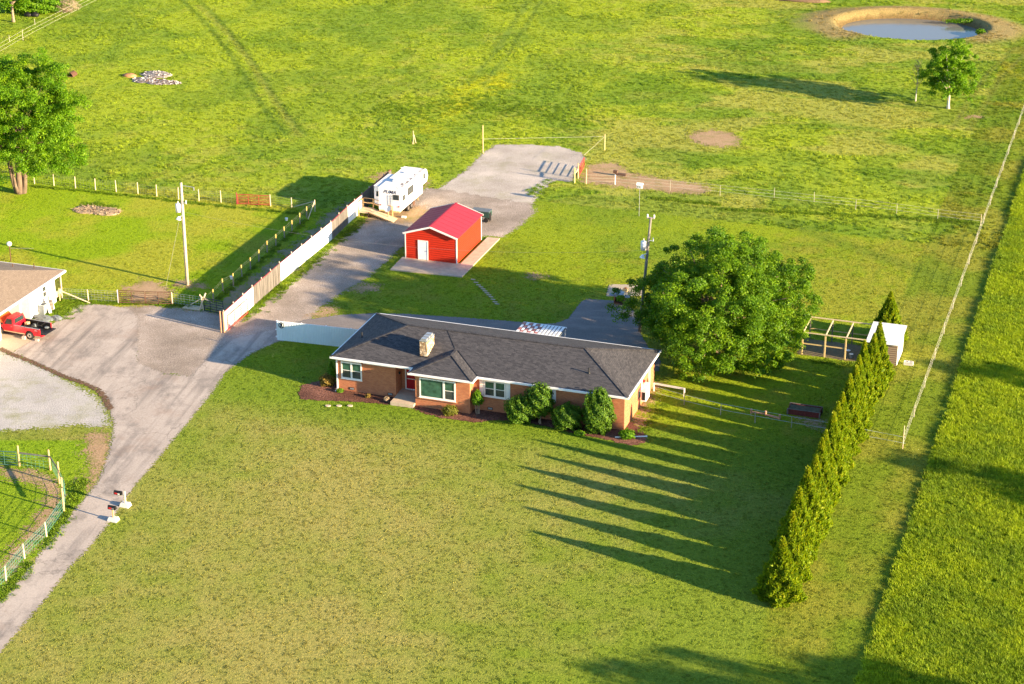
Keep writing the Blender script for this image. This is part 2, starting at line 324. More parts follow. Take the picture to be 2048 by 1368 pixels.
# ------------------------------------------------------------------ mesh helpers
class MB:
    def __init__(s): s.v = []; s.f = []; s.mi = []
    def add(s, vs, fs, mi=0):
        b = len(s.v); s.v += [tuple(v) for v in vs]; s.f += [tuple(b+i for i in f) for f in fs]; s.mi += [mi]*len(fs); return s
    def box(s, x0, x1, y0, y1, z0, z1, mi=0):
        return s.add([(x0,y0,z0),(x1,y0,z0),(x1,y1,z0),(x0,y1,z0),(x0,y0,z1),(x1,y0,z1),(x1,y1,z1),(x0,y1,z1)],
                     [(0,3,2,1),(4,5,6,7),(0,1,5,4),(1,2,6,5),(2,3,7,6),(3,0,4,7)], mi)
    def beam(s, p, q, w, h, mi=0):
        "a bar with a rectangular section from p to q"
        p = Vector(p); q = Vector(q); d = (q-p).normalized(); up = Vector((0,0,1))
        if abs(d.z) > .95: up = Vector((0,1,0))
        a = d.cross(up).normalized()*w/2; b = a.cross(d).normalized()*h/2
        vs = [p-a-b, p+a-b, p+a+b, p-a+b, q-a-b, q+a-b, q+a+b, q-a+b]
        return s.add(vs, [(0,1,2,3),(7,6,5,4),(0,4,5,1),(1,5,6,2),(2,6,7,3),(3,7,4,0)], mi)
    def tube(s, pts, r, n=8, mi=0, cap=True):
        pts = [Vector(p) for p in pts]; rs = r if isinstance(r, (list, tuple)) else [r]*len(pts); b = len(s.v); prev = None
        for i, p in enumerate(pts):
            d = (pts[min(i+1, len(pts)-1)]-pts[max(i-1, 0)]).normalized()
            up = Vector((0,0,1)) if abs(d.z) < .9 else Vector((1,0,0))
            a = d.cross(up).normalized() if prev is None else (prev-d*prev.dot(d)).normalized()
            prev = a; c = d.cross(a)
            for k in range(n):
                t = 2*PI*k/n; s.v.append(tuple(p+(a*math.cos(t)+c*math.sin(t))*rs[i]))
        for i in range(len(pts)-1):
            for k in range(n):
                k2 = (k+1) % n; s.f.append((b+i*n+k, b+i*n+k2, b+(i+1)*n+k2, b+(i+1)*n+k)); s.mi.append(mi)
        if cap:
            s.f.append(tuple(b+k for k in range(n))[::-1]); s.mi.append(mi)
            s.f.append(tuple(b+(len(pts)-1)*n+k for k in range(n))); s.mi.append(mi)
        return s
    def prism(s, poly, z0, z1, mi=0, bottom=True):
        n = len(poly); b = [(x,y,z0) for x,y in poly]+[(x,y,z1) for x,y in poly]
        f = [tuple(range(n, 2*n))]+([tuple(range(n))[::-1]] if bottom else [])+[(i,(i+1)%n,n+(i+1)%n,n+i) for i in range(n)]
        return s.add(b, f, mi)
    def prism_x(s, poly, x0, x1, mi=0):
        n = len(poly); b = [(x0,y,z) for y,z in poly]+[(x1,y,z) for y,z in poly]
        return s.add(b, [tuple(range(n))[::-1], tuple(range(n,2*n))]+[(i,(i+1)%n,n+(i+1)%n,n+i) for i in range(n)], mi)
    def sphere(s, c, rx, ry, rz, nu=12, nv=8, mi=0, jit=0):
        b = len(s.v)
        for j in range(nv+1):
            for i in range(nu):
                t = PI*j/nv; a = 2*PI*i/nu; k = 1+random.uniform(-jit, jit)
                s.v.append((c[0]+rx*math.sin(t)*math.cos(a)*k, c[1]+ry*math.sin(t)*math.sin(a)*k, c[2]+rz*math.cos(t)*k))
        for j in range(nv):
            for i in range(nu):
                s.f.append((b+j*nu+i, b+(j+1)*nu+i, b+(j+1)*nu+(i+1)%nu, b+j*nu+(i+1)%nu)); s.mi.append(mi)
        return s
    def build(s, name, mat, parent=None, smooth=False, label=None):
        me = bpy.data.meshes.new(name); me.from_pydata(s.v, [], s.f)
        mats = mat if isinstance(mat, (list, tuple)) else [mat]
        for m in mats: me.materials.append(M[m])
        if len(mats) > 1: me.polygons.foreach_set('material_index', s.mi)
        bm = bmesh.new(); bm.from_mesh(me); bmesh.ops.recalc_face_normals(bm, faces=bm.faces); bm.to_mesh(me); bm.free()
        if smooth: me.polygons.foreach_set('use_smooth', [True]*len(me.polygons))
        me.update()
        o = bpy.data.objects.new(name, me); COL.objects.link(o)
        if parent: o.parent = parent
        if label: o['label'] = label
        return o
def tag(o, label=None, cat=None, group=None, kind=None):
    if label: o['label'] = label
    if cat: o['category'] = cat
    if group: o['group'] = group
    if kind: o['kind'] = kind
    return o
def thing(name, label, cat, loc, rz=-TH, group=None):
    o = bpy.data.objects.new(name, None); COL.objects.link(o); o.location = loc; o.rotation_euler = (0,0,rz); o.empty_display_size = .3
    return tag(o, label, cat, group)
def yt(name, label, cat, u, v, group=None, rz=0.0): return thing(name, label, cat, Wd(u, v), -TH+rz, group)
def gt(name, label, cat, px, py, group=None, rz=0.0): return thing(name, label, cat, G(px, py), -TH+rz, group)
def copy_tree(o, loc=None, rz=None, label=None, group=None, parent=None):
    c = o.copy(); COL.objects.link(c)
    if parent: c.parent = parent
    for ch in list(o.children): copy_tree(ch, parent=c)
    if loc is not None: c.location = loc
    if rz is not None: c.rotation_euler = (0,0,rz)
    if label: c['label'] = label
    if group: c['group'] = group
    return c
def np_mesh(name, V, F, lv=None, mat=None, parent=None, attrs=None, link=True, smooth=False):
    V = np.asarray(V, np.float32); F = np.asarray(F, np.int32); k = F.shape[1]
    me = bpy.data.meshes.new(name); me.vertices.add(len(V)); me.vertices.foreach_set('co', V.ravel())
    me.loops.add(F.size); me.loops.foreach_set('vertex_index', F.ravel())
    me.polygons.add(len(F)); me.polygons.foreach_set('loop_start', np.arange(0, F.size, k, dtype=np.int32))
    if smooth: me.polygons.foreach_set('use_smooth', np.ones(len(F), bool))
    me.update(calc_edges=True)
    if lv is not None:
        a = me.attributes.new('lv', 'FLOAT', 'FACE'); a.data.foreach_set('value', np.asarray(lv, np.float32))
    for nm, arr in (attrs or {}).items():
        if arr.ndim == 2:
            a = me.attributes.new(nm, 'FLOAT_COLOR', 'POINT'); a.data.foreach_set('color', np.c_[arr, np.ones(len(arr))].astype(np.float32).ravel())
        else:
            a = me.attributes.new(nm, 'FLOAT', 'POINT'); a.data.foreach_set('value', arr.astype(np.float32))
    if mat: me.materials.append(M[mat])
    o = bpy.data.objects.new(name, me)
    if link: COL.objects.link(o)
    if parent: o.parent = parent
    return o

# ------------------------------------------------------------------ outlines of the surfaces on the ground (photo pixels put on z = 0)
P_GRAVEL = gp([(250,614),(300,611),(330,614),(405,622),(440,628),(470,640),(486,635),(520,606),(568,579),(601,556),(655,500),(688,479),(727,444),(770,425),(800,395),(845,379),(883,376),(904,360),(933,341),(962,311),(992,289),(1060,290),(1120,294),(1167,308),(1167,323),(1150,338),(1144,364),(1109,360),(1074,388),(1062,405),(1069,426),(1036,455),(1003,474),(940,470),(850,470),(812,486),(769,525),(728,560),(669,595),(655,607),(642,613),(620,645),(590,670),(540,670),(450,735),(383,755),(270,740),(262,680)])
P_PAD = gp([(845,379),(883,376),(904,360),(933,341),(962,311),(992,289),(1060,290),(1120,294),(1167,308),(1167,323),(1150,338),(1144,364),(1109,360),(1074,388),(1062,407),(960,392),(870,376)])
P_APRON = gp([(23,706),(60,672),(110,645),(150,615),(168,607),(215,611),(258,617),(276,634),(276,726),(330,748),(383,753),(410,721),(465,677),(552,658),(600,641),(612,650),(600,675),(553,684),(500,708),(450,745),(420,790),(320,912),(266,976),(243,1007),(213,1052),(175,1098),(141,1132),(89,1200),(0,1305),(-60,1375),(-170,1375),(7,1195),(49,1150),(129,1045),(173,994),(198,961),(208,937),(217,908),(226,870),(228,851),(220,819),(200,781),(163,764),(125,752),(75,727)])
P_BACK = gp([(590,648),(604,641),(680,630),(753,627),(810,628),(920,635),(1000,641),(1080,648),(1112,647),(1136,638),(1163,603),(1175,598),(1232,602),(1262,612),(1276,640),(1282,670),(1300,700),(1322,722),(1318,742),(1280,745),(1150,720),(760,670),(640,672),(600,665)])
P_LEFTGRAVEL = gp([(-60,690),(0,703),(40,716),(100,742),(160,778),(200,800),(212,830),(216,852),(180,852),(150,846),(100,855),(40,858),(-60,862)])
P_TRUCKSLAB = gp([(-80,700),(-60,640),(0,655),(60,668),(98,655),(80,672),(22,707),(0,697),(-60,716)])
P_SHEDSLAB = [Wd(-6.35, 27.5)[:2], Wd(.95, 27.9)[:2], Wd(.9, 39.3)[:2], Wd(-.4, 39.2)[:2], Wd(-.4, 31.2)[:2], Wd(-6.5, 31.2)[:2]]
P_GRILLPAD = gp([(1212,593),(1219,569),(1285,570),(1290,592)])
P_MULCH = gp([(597,784),(604,770),(640,762),(676,765),(700,778),(790,790),(832,795),(950,800),(1100,800),(1230,820),(1262,845),(1285,860),(1296,885),(1262,892),(1215,880),(1150,868),(1090,852),(1030,843),(990,840),(950,845),(895,838),(850,828),(825,816),(783,810),(740,806),(690,803),(630,801),(600,798)])
SOILS = [('bare_soil', gp([(1378,275),(1392,263),(1428,260),(1462,266),(1480,280),(1474,291),(1440,294),(1405,289)]), .013),
 ('bare_soil', gp([(1165,350),(1180,330),(1225,324),(1262,346),(1330,358),(1400,368),(1418,382),(1398,388),(1340,384),(1262,376),(1210,370),(1168,364)]), .013),
 ('bare_soil', gp([(1058,550),(1066,546),(1082,547),(1088,553),(1078,557),(1063,556)]), .013),
 ('bare_soil', gp([(705,575),(722,566),(752,570),(748,581),(720,584)]), .013),
 ('bare_soil', gp([(628,627),(650,612),(672,615),(668,628),(640,640),(618,640)]), .013),
 ('bare_soil', gp([(180,870),(212,860),(222,900),(214,930),(196,962),(176,985),(170,960),(182,925),(170,900)]), .013),
 ('bare_soil', gp([(1295,770),(1312,764),(1322,772),(1306,790),(1290,822),(1278,850),(1262,842),(1280,800)]), .013),
 ('bare_soil', gp([(366,612),(395,608),(402,617),(368,621)]), .013),
 ('bare_soil', gp([(345,560),(372,562),(412,572),(405,577),(350,574)]), .013),
 ('bare_soil', gp([(250,575),(290,560),(318,565),(345,580),(330,600),(300,612),(262,606)]), .013),
 ('bare_soil', gp([(740,355),(770,343),(862,362),(850,374),(800,378)]), .013),
 ('bare_soil', gp([(845,412),(860,430),(830,445),(760,440),(730,448),(735,430),(770,420)]), .017),
 ('bare_soil', gp([(1930,232),(1960,231),(1962,235),(1930,236)]), .013),
 ('bare_soil', gp([(0,936),(40,937),(100,955),(118,980),(122,1020),(105,1050),(60,1095),(20,1140),(0,1160),(0,1130),(60,1060),(92,1010),(98,985),(70,965),(0,950)]), .013),
 ('lane_soil', gp([(440,600),(520,545),(600,480),(660,425),(700,400),(712,412),(670,450),(600,520),(520,590),(470,625),(420,620)]), .013),
 ('pen_soil', [Wd(35.2,19.9)[:2], Wd(41.5,19.9)[:2], Wd(41.5,23.6)[:2], Wd(35.2,23.6)[:2]], .013),
 ('bare_soil', gp([(1600,835),(1640,843),(1662,852),(1640,858),(1610,848)]), .013)]
SHEETS = []
P_PENGRASS = gp([(-80,880),(170,880),(195,960),(120,1055),(0,1200),(-80,1300)])
def sheet(name, poly, mat, z, pad=.9, res=.4, kind='structure', label=None):
    P = np.array(poly); x0, y0 = P.min(0)-pad; x1, y1 = P.max(0)+pad
    nx = max(3, int((x1-x0)/res)); ny = max(3, int((y1-y0)/res))
    X, Y = np.meshgrid(np.linspace(x0, x1, nx), np.linspace(y0, y1, ny)); X = X.ravel(); Y = Y.ravel()
    d = sdpoly(X, Y, poly); idx = np.arange(nx*ny).reshape(ny, nx)
    F = np.stack([idx[:-1,:-1].ravel(), idx[:-1,1:].ravel(), idx[1:,1:].ravel(), idx[1:,:-1].ravel()], 1)
    F = F[(d[F].max(1) > -pad)]; used = np.unique(F); mp = -np.ones(nx*ny, int); mp[used] = np.arange(len(used))
    o = np_mesh(name, np.c_[X[used], Y[used], np.full(len(used), z)], mp[F], None, mat, None, {'d': d[used]})
    SHEETS.append(poly); return tag(o, label, None, None, kind)

# ------------------------------------------------------------------ the ground
PW = -.5
pc = np.array(G(1822, 61, PW)[:2]); PRX, PRY = 9.3, 6.7
def pond_r(x, y):
    a = math.radians(-8); dx = x-pc[0]; dy = y-pc[1]; ex = dx*math.cos(a)+dy*math.sin(a); ey = -dx*math.sin(a)+dy*math.cos(a)
    return np.hypot(ex/PRX, ey/PRY), np.arctan2(ey, ex)
def height(x, y):
    r, a = pond_r(x, y); m = (r-1)*7.8
    back = .5+.5*np.sin(a)
    z = np.where(m < 0, PW-.1+np.maximum(m, -2)*.35, PW-.1+sstep(0, 1.3+1.0*back, m)*(.85+.55*back))
    top = .10+.5*back
    z = np.where(m > 2.6, top*(1-sstep(2.6, 8, m)), np.minimum(z, top*1.2))
    return np.where(r > 2.4, 0, z)
def ground_col(x, y):
    u, v = (x-O0[0])*UX+(y-O0[1])*UY, (x-O0[0])*VX+(y-O0[1])*VY
    n1 = fbm(x, y, 14, 4, 3); n2 = fbm(x, y, 5, 4, 9); n3 = fbm(x, y, 1.6, 3, 21); n4 = fbm(x, y, 30, 3, 40)
    def c(*a): return np.array(a)[None, :]
    def mx(a, b, t): return a*(1-t[:, None])+b*t[:, None]
    past = mx(c(.128, .172, .014), c(.082, .132, .014), sstep(.40, .68, n1*.6+n2*.4))
    past = mx(past, c(.150, .165, .036), sstep(.52, .70, n4*.5+n3*.5)*.6)
    past = past*np.array([1.16, 1.12, 1.15])[None, :]
    pale = sstep(.50, .60, fbm(x*.45+9, y, 8, 4, 140))*sstep(-12, 0, u)
    past = mx(past, c(.185, .182, .052), pale*.65)
    lane_ = sstep(.53, .60, fbm(x, y*.6, 6, 3, 170)); past = mx(past, c(.075, .125, .014), lane_*.5*(1-pale))
    tanw = np.clip(.35+.9*(n4-.45)*2+sstep(-8, -26, v)*.55*sstep(-22, -8, u), 0, 1)
    tanw = tanw*sstep(36, 20, u)
    lawn = mx(c(.094, .132, .016), c(.160, .150, .056), np.clip(tanw*.75+(n1-.5)*1.2+(n3-.5)*.8, 0, 1))
    near = mx(c(.068, .118, .010), c(.095, .132, .014), n2)
    front = (v < 1.5) & (u < 49)
    fr = sstep(-2, -9, v)*sstep(-34, -20, u+.25*v)
    mid = mx(c(.118, .160, .008), c(.085, .130, .010), sstep(.38, .66, n2*.5+n1*.5))
    out = np.where(front[:, None], mx(near, lawn, fr), past)
    isyard = (v > -1) & (v < 52) & (u > -15) & (u < 49.3) & ~front
    out = np.where(isyard[:, None], mx(mid, c(.140, .142, .022), sstep(.5, .66, n3*.4+n4*.6)*.7), out)
    strip = (u > 42) & (u <= 49.3)
    out = np.where(strip[:, None], mx(c(.085, .122, .010), c(.125, .135, .02), sstep(.4, .65, n2)), out)
    left = (u < -15.5) & (v > 9)
    out = np.where((left & (v < 42))[:, None], mx(c(.118, .178, .006), c(.165, .180, .022), sstep(.5, .66, n2*.5+n4*.5)), out)
    tall = u > 49.3
    out = np.where(tall[:, None], mx(c(.152, .205, .010), c(.105, .160, .012), sstep(.42, .62, n2*.6+n3*.4)), out)
    penm = sdpoly(x, y, P_PENGRASS) > 0
    out = np.where(penm[:, None], mx(c(.088, .158, .006), c(.12, .165, .012), n2), out)
    # pasture behind: longer green bands
    g = ((v > 52) & (u > -5) & (u < 47)); band = sstep(.50, .60, fbm(u*.35, v, 5, 4, 55))
    out = np.where(g[:, None], mx(out, c(.066, .122, .010), band*.6), out)
    # short mown loops
    r, a = pond_r(x, y); rr = (r-1)*7.8
    s_ = sstep(7.0, 3.2, rr+2.4*(fbm(x, y, 3, 3, 77)-.5))*sstep(-.75, -.2, np.sin(a)+.5*np.abs(np.cos(a))**2)
    out = mx(out, np.where((np.sin(a) > .1)[:, None], c(.155, .112, .07), c(.155, .118, .075)), np.clip(s_, 0, 1)*.9)
    out = np.where((rr < .9)[:, None], c(.10, .07, .04), out)
    # yellow flowers
    for (px, py, rad) in ((1000,158,5),(930,190,6),(850,255,5),(960,170,4),(2035,150,3),(905,215,5),(1010,165,4)):
        q = G(px, py); d = np.hypot((x-q[0]), (y-q[1])*.45)+6*(fbm(x, y, 1.2, 3, 13)-.5)
        out = mx(out, c(.26, .25, .005), sstep(rad*.55, rad*.1, d)*.3)
    # tyre tracks
    def track(pts, wd, off, colr, k):
        nonlocal out
        P = [np.array(G(*p)[:2]) for p in pts]
        for i in range(len(P)-1):
            a_, b_ = P[i], P[i+1]; e = b_-a_; L = e@e; t = ((x-a_[0])*e[0]+(y-a_[1])*e[1])/L
            m = (t >= 0) & (t <= 1); d = ((x-a_[0])*e[1]-(y-a_[1])*e[0])/math.sqrt(L)
            for o_ in off:
                q = np.where(m, sstep(wd, wd*.3, np.abs(d-o_)), 0)*k; out = mx(out, colr, q)
    track([(375,-5),(412,30),(440,60),(475,105),(505,150),(530,190),(560,235),(590,268)], .55, (-1.1, 1.1), c(.035, .075, .012), .6)
    track([(395,10),(450,62),(490,110),(525,165),(565,225),(600,275)], .7, (0,), c(.14, .15, .04), .5)
    track([(950,170),(1000,110),(1040,50),(1070,0)], .6, (-1, 1), c(.06, .10, .02), .5)
    track([(2048,95),(1990,150),(1950,210),(1920,260)], .6, (-1, 1), c(.10, .11, .03), .5)
    track([(1500,420),(1600,455),(1720,500),(1900,560)], 1.6, (0,), c(.06, .095, .012), .5)
    for k in range(9): track([(1560+k*46, 470),(1500+k*46, 600)], .35, (0,), c(.075, .115, .010), .3)
    # mowing stripes on the strip by the tall grass
    st = (np.sin(u*2*PI/1.6) > 0).astype(float)*sstep(42, 44, u)*(u < 49.3)
    out = out*(1-.10*st[:, None])*np.array([1.85, 1.9, 1.4])[None, :]
    return out
def axis(a, b, st, far):
    c = list(np.arange(a, b+1e-6, st)); lo = [a-far*k for k in (1, .5, .25, .1, .04, .015)]; hi = [b+far*k for k in (.015, .04, .1, .25, .5, 1)]
    return np.array(lo+c+hi)
def make_ground():
    xs = axis(-100, 100, .5, 1800); ys = axis(85, 312, .5, 1800)
    X, Y = np.meshgrid(xs, ys); X = X.ravel(); Y = Y.ravel(); idx = np.arange(len(X)).reshape(len(ys), len(xs))
    F = np.stack([idx[:-1,:-1].ravel(), idx[:-1,1:].ravel(), idx[1:,1:].ravel(), idx[1:,:-1].ravel()], 1)
    o = np_mesh('ground', np.c_[X, Y, height(X, Y)], F, None, 'ground', None, {'col': ground_col(X, Y)}, smooth=True)
    tag(o, kind='structure')
make_ground()
sheet('gravel_yard', P_GRAVEL, 'gravel', .006)
sheet('gravel_parking_pad', P_PAD, 'gravel_fine', .010)
sheet('driveway', P_APRON, 'asphalt_old', .018)
sheet('back_driveway', P_BACK, 'asphalt_back', .022)
sheet('pale_gravel_lot', P_LEFTGRAVEL, 'gravel_pale', .008)
sheet('concrete_apron', P_TRUCKSLAB, 'slab', .024)
sheet('concrete_pad', P_GRILLPAD, 'slab', .026)
sheet('mulch_bed', P_MULCH, 'mulch', .030)
for mt, pl, z in SOILS: sheet({'bare_soil': 'bare_soil', 'lane_soil': 'dirt_lane', 'pen_soil': 'pen_soil'}[mt], pl, mt, z); SHEETS.pop() if mt == 'lane_soil' else None
SHEETS.pop()
def band(pts, w_):
    P = [np.array(G(*p)[:2]) for p in pts]; L = []; Rr = []
    for i, p in enumerate(P):
        d = P[min(i+1, len(P)-1)]-P[max(i-1, 0)]; d = d/np.linalg.norm(d); n = np.array([-d[1], d[0]])*w_/2; L.append(tuple(p+n)); Rr.append(tuple(p-n))
    return L+Rr[::-1]
sheet('driveway_edge', band([(0,697),(22,708),(60,722),(90,736),(125,752),(163,765),(198,781),(212,800),(221,820)], .55), 'dark_border', .028)
mb = MB(); mb.prism(P_SHEDSLAB, 0, .10); tag(mb.build('shed_slab', 'concrete'), kind='structure'); SHEETS.append(P_SHEDSLAB)
def make_pond():
    n = 64; a = math.radians(-8); V = [(pc[0], pc[1], PW)]
    for i in range(n):
        t = 2*PI*i/n; ex = PRX*1.12*math.cos(t); ey = PRY*1.12*math.sin(t)
        V.append((pc[0]+ex*math.cos(a)-ey*math.sin(a), pc[1]+ex*math.sin(a)+ey*math.cos(a), PW))
    m = new_mat('water'); t = NT(m); t.bsdf((.15, .155, .15), .12, t.bump(t.noise(1.2, 3, .5, t.pos()), .04, .05), 0, .5); M['water'] = m
    mb = MB(); mb.add(V, [(0, i+1, (i+1) % n+1) for i in range(n)]); tag(mb.build('pond_water', 'water'), kind='structure')
make_pond()

# ------------------------------------------------------------------ grass (stuff)
def tuft(name, nb, rad, h, wd, lean, rng):
    V = []; F = []; lv = []
    for i in range(nb):
        a = rng.uniform(0, 2*PI); r = rad*math.sqrt(rng.random()); x, y = r*math.cos(a), r*math.sin(a)
        b = rng.uniform(0, 2*PI); hh = h*rng.uniform(.5, 1.1); ln = lean*rng.uniform(.3, 1.3); t = b+PI/2+rng.uniform(-.6, .6)
        wx, wy = wd/2*math.cos(t), wd/2*math.sin(t); k = len(V)
        dx, dy = ln*hh*math.cos(b), ln*hh*math.sin(b)
        V += [(x-wx, y-wy, -.01), (x+wx, y+wy, -.01), (x+dx*.5+wx*.8, y+dy*.5+wy*.8, hh*.62), (x+dx*.5-wx*.8, y+dy*.5-wy*.8, hh*.62), (x+dx*1.1, y+dy*1.1, hh), (x+dx*1.1+wx*.3, y+dy*1.1+wy*.3, hh)]
        F += [(k, k+1, k+2, k+3), (k+3, k+2, k+5, k+4)]; q = rng.random(); lv += [q, q]
    return np_mesh(name, V, F, lv, 'grass_blades', None, link=False)
def scatter(name, label, pts, col, scl, tufts, cat='grass'):
    n = len(pts); me = bpy.data.meshes.new(name); me.vertices.add(n); me.vertices.foreach_set('co', pts.astype(np.float32).ravel())
    a = me.attributes.new('col', 'FLOAT_COLOR', 'POINT'); a.data.foreach_set('color', np.c_[col, np.ones(n)].astype(np.float32).ravel())
    a = me.attributes.new('scl', 'FLOAT_VECTOR', 'POINT'); a.data.foreach_set('vector', scl.astype(np.float32).ravel())
    rot = np.zeros((n, 3)); rot[:, 2] = RNG.random(n)*6.28; rot[:, 0] = RNG.normal(0, .12, n); rot[:, 1] = RNG.normal(0, .12, n)
    a = me.attributes.new('rot', 'FLOAT_VECTOR', 'POINT'); a.data.foreach_set('vector', rot.astype(np.float32).ravel())
    o = bpy.data.objects.new(name, me); COL.objects.link(o)
    gc = bpy.data.collections.new(name+'_tufts')
    for t in tufts: gc.objects.link(t)
    ng = bpy.data.node_groups.new(name, 'GeometryNodeTree')
    ng.interface.new_socket('Geometry', in_out='INPUT', socket_type='NodeSocketGeometry'); ng.interface.new_socket('Geometry', in_out='OUTPUT', socket_type='NodeSocketGeometry')
    gi = ng.nodes.new('NodeGroupInput'); go = ng.nodes.new('NodeGroupOutput'); ip = ng.nodes.new('GeometryNodeInstanceOnPoints')
    ci = ng.nodes.new('GeometryNodeCollectionInfo'); ci.inputs['Collection'].default_value = gc; ci.inputs['Separate Children'].default_value = True; ci.inputs['Reset Children'].default_value = True
    na = ng.nodes.new('GeometryNodeInputNamedAttribute'); na.data_type = 'FLOAT_VECTOR'; na.inputs['Name'].default_value = 'scl'
    nb = ng.nodes.new('GeometryNodeInputNamedAttribute'); nb.data_type = 'FLOAT_VECTOR'; nb.inputs['Name'].default_value = 'rot'
    mp = ng.nodes.new('GeometryNodeMeshToPoints')
    L = ng.links.new; L(gi.outputs[0], mp.inputs['Mesh']); L(mp.outputs[0], ip.inputs['Points']); L(ci.outputs[0], ip.inputs['Instance']); ip.inputs['Pick Instance'].default_value = True
    L(na.outputs['Attribute'], ip.inputs['Scale']); L(nb.outputs['Attribute'], ip.inputs['Rotation']); L(ip.outputs[0], go.inputs[0])
    md = o.modifiers.new('scatter', 'NODES'); md.node_group = ng
    me.materials.append(M['grass_blades'])
    return tag(o, label, cat, None, 'stuff')
def infield(n, y0, y1, mx=10):
    y = RNG.uniform(y0, y1, n*2); hw = y*.27+mx; x = RNG.uniform(-1, 1, n*2)*(y1*.27+mx); k = np.abs(x) < hw
    x, y = x[k][:n], y[k][:n]; return x, y
HOUSE_FP = [Wd(-.1, -.1)[:2], Wd(5.3, -.1)[:2], Wd(5.3, -1.6)[:2], Wd(7.4, -1.6)[:2], Wd(7.4, -1.1)[:2], Wd(12.2, -1.1)[:2], Wd(12.2, -.1)[:2], Wd(25.1, -.1)[:2], Wd(25.1, 9.4)[:2], Wd(-.1, 9.4)[:2]]
def keep_grass(x, y, m=-.05):
    k = np.ones(len(x), bool)
    for P in SHEETS+[HOUSE_FP]:
        A = np.array(P); bb = (x > A[:, 0].min()-1) & (x < A[:, 0].max()+1) & (y > A[:, 1].min()-1) & (y < A[:, 1].max()+1) & k
        i = np.where(bb)[0]
        if len(i):
            d = sdpoly(x[i], y[i], P); k[i[d+RNG.normal(0, .22, len(i)) > m]] = False
    return k
rg = np.random.default_rng(5)
LT = [tuft('lawn_tuft', 18, .14, .05, .032, 1.2, rg) for _ in range(3)]
PT = [tuft('pasture_tuft', 30, .24, .085, .042, 1.1, rg) for _ in range(3)]
TT = [tuft('tall_tuft', 40, .22, .21, .026, .75, rg) for _ in range(3)]
def make_grass():
    x, y = infield(190000, 98, 312)
    u, v = (x-O0[0])*UX+(y-O0[1])*UY, (x-O0[0])*VX+(y-O0[1])*VY
    r, a = pond_r(x, y); mown = (((v < 52) & (u > -15.6)) | ((v < 40) & (u <= -15.6))) & (u < 49.2)
    thin = RNG.random(len(x)) < np.where(y < 190, 1.0, .55)
    k = keep_grass(x, y) & (r > 1.12) & thin
    dirt = (r < 1.8) & (np.sin(a) > -.3) & (RNG.random(len(x)) < .85); k &= ~dirt
    lw = k & mown; ps = k & ~mown & (u < 49.2)
    for nm, m, T, lab, hs in (('lawn_grass', lw, LT, 'short mown lawn grass around the houses', 1.0), ('pasture_grass', ps, PT, 'longer clumpy pasture grass behind the yard', 1.0)):
        X, Y = x[m], y[m]; c = ground_col(X, Y); nn = fbm(X, Y, 3.5, 3, 88); lush = sstep(.45, .62, nn)*(1-sstep(.50, .60, fbm(X*.45+9, Y, 8, 4, 140)))
        c = c*(1+.28*RNG.normal(0, .6, len(X)).clip(-1, 1))[:, None]
        s = RNG.uniform(.75, 1.35, len(X)); hz = s*(.75+.7*lush*(nm != 'lawn_grass'))*hs
        scatter(nm, lab, np.c_[X, Y, height(X, Y)], c, np.c_[s, s, hz], T)
    # tall uncut grass in the right-hand field
    n = 85000; uu = RNG.uniform(49.25, 49.25+26, n); vv = RNG.uniform(-48, 84, n)
    edge = 49.3+.35*(fbm(vv, vv*0+3, 3, 3, 5)-.5); q = uu > edge; uu, vv = uu[q], vv[q]
    X = O0[0]+uu*UX+vv*VX; Y = O0[1]+uu*UY+vv*VY; q = np.abs(X) < Y*.27+8; X, Y, uu = X[q], Y[q], uu[q]
    c = ground_col(X, Y)*(1+.22*RNG.normal(0, .6, len(X)).clip(-1, 1))[:, None]; s = RNG.uniform(.8, 1.35, len(X)); h = .8+.7*fbm(X, Y, 4, 3, 60)
    scatter('tall_grass', 'tall uncut yellow green grass in the right hand field', np.c_[X, Y, X*0], c, np.c_[s, s, s*h], TT)
    # weeds along the fence foot and pen
    W_ = []
    for pts, wd, nn in (([(486,634),(510,610),(540,590),(566,572)], 1.1, 260), ([(572,568),(620,530),(665,490),(700,462),(728,440)], .7, 220), ([(100,628),(125,600),(165,600),(150,612),(108,638)], 1.2, 260),
                        ([(1625,722),(1690,728),(1730,732)], .5, 90), ([(905,205),(1000,215),(1090,225),(1180,250)], 4, 500), ([(770,215),(820,215),(850,240)], 5, 300), ([(168,410),(195,408),(235,420),(200,428)], .8, 120), ([(255,150),(300,145),(350,158)], .8, 60),
                        ([(1440,418),(1600,425),(1800,435),(1950,445)], .5, 420), ([(1300,395),(1440,410)], .5, 150), ([(90,1095),(125,1040),(150,985),(165,960)], .6, 200), ([(0,1200),(60,1130)], .6, 90),
                        ([(60,372),(200,385),(400,408),(620,430)], .35, 330), ([(430,604),(520,524),(614,438)], .4, 220), ([(124,604),(237,606),(345,610),(400,612)], .4, 200), ([(1100,360),(1062,390),(1072,375)], .8, 60), ([(1285,868),(1295,855),(1330,800)], .5, 30)):
        P = [np.array(G(*p)[:2]) for p in pts]
        for i in range(nn):
            j = random.randrange(len(P)-1); t = random.random(); p = P[j]*(1-t)+P[j+1]*t+np.random.default_rng(i*7+nn).normal(0, wd*.5, 2); W_.append(p)
    Wp = np.array(W_); c = np.tile(np.array([.14, .235, .012]), (len(Wp), 1))*(1+.3*RNG.normal(0, .7, len(Wp)).clip(-1, 1))[:, None]
    s = RNG.uniform(.7, 1.2, len(Wp)); scatter('weeds', 'bright green weeds along the fence feet', np.c_[Wp, Wp[:, 0]*0+.01], c, np.c_[s*1.2, s*1.2, s*1.0], PT, 'weeds')
make_grass()

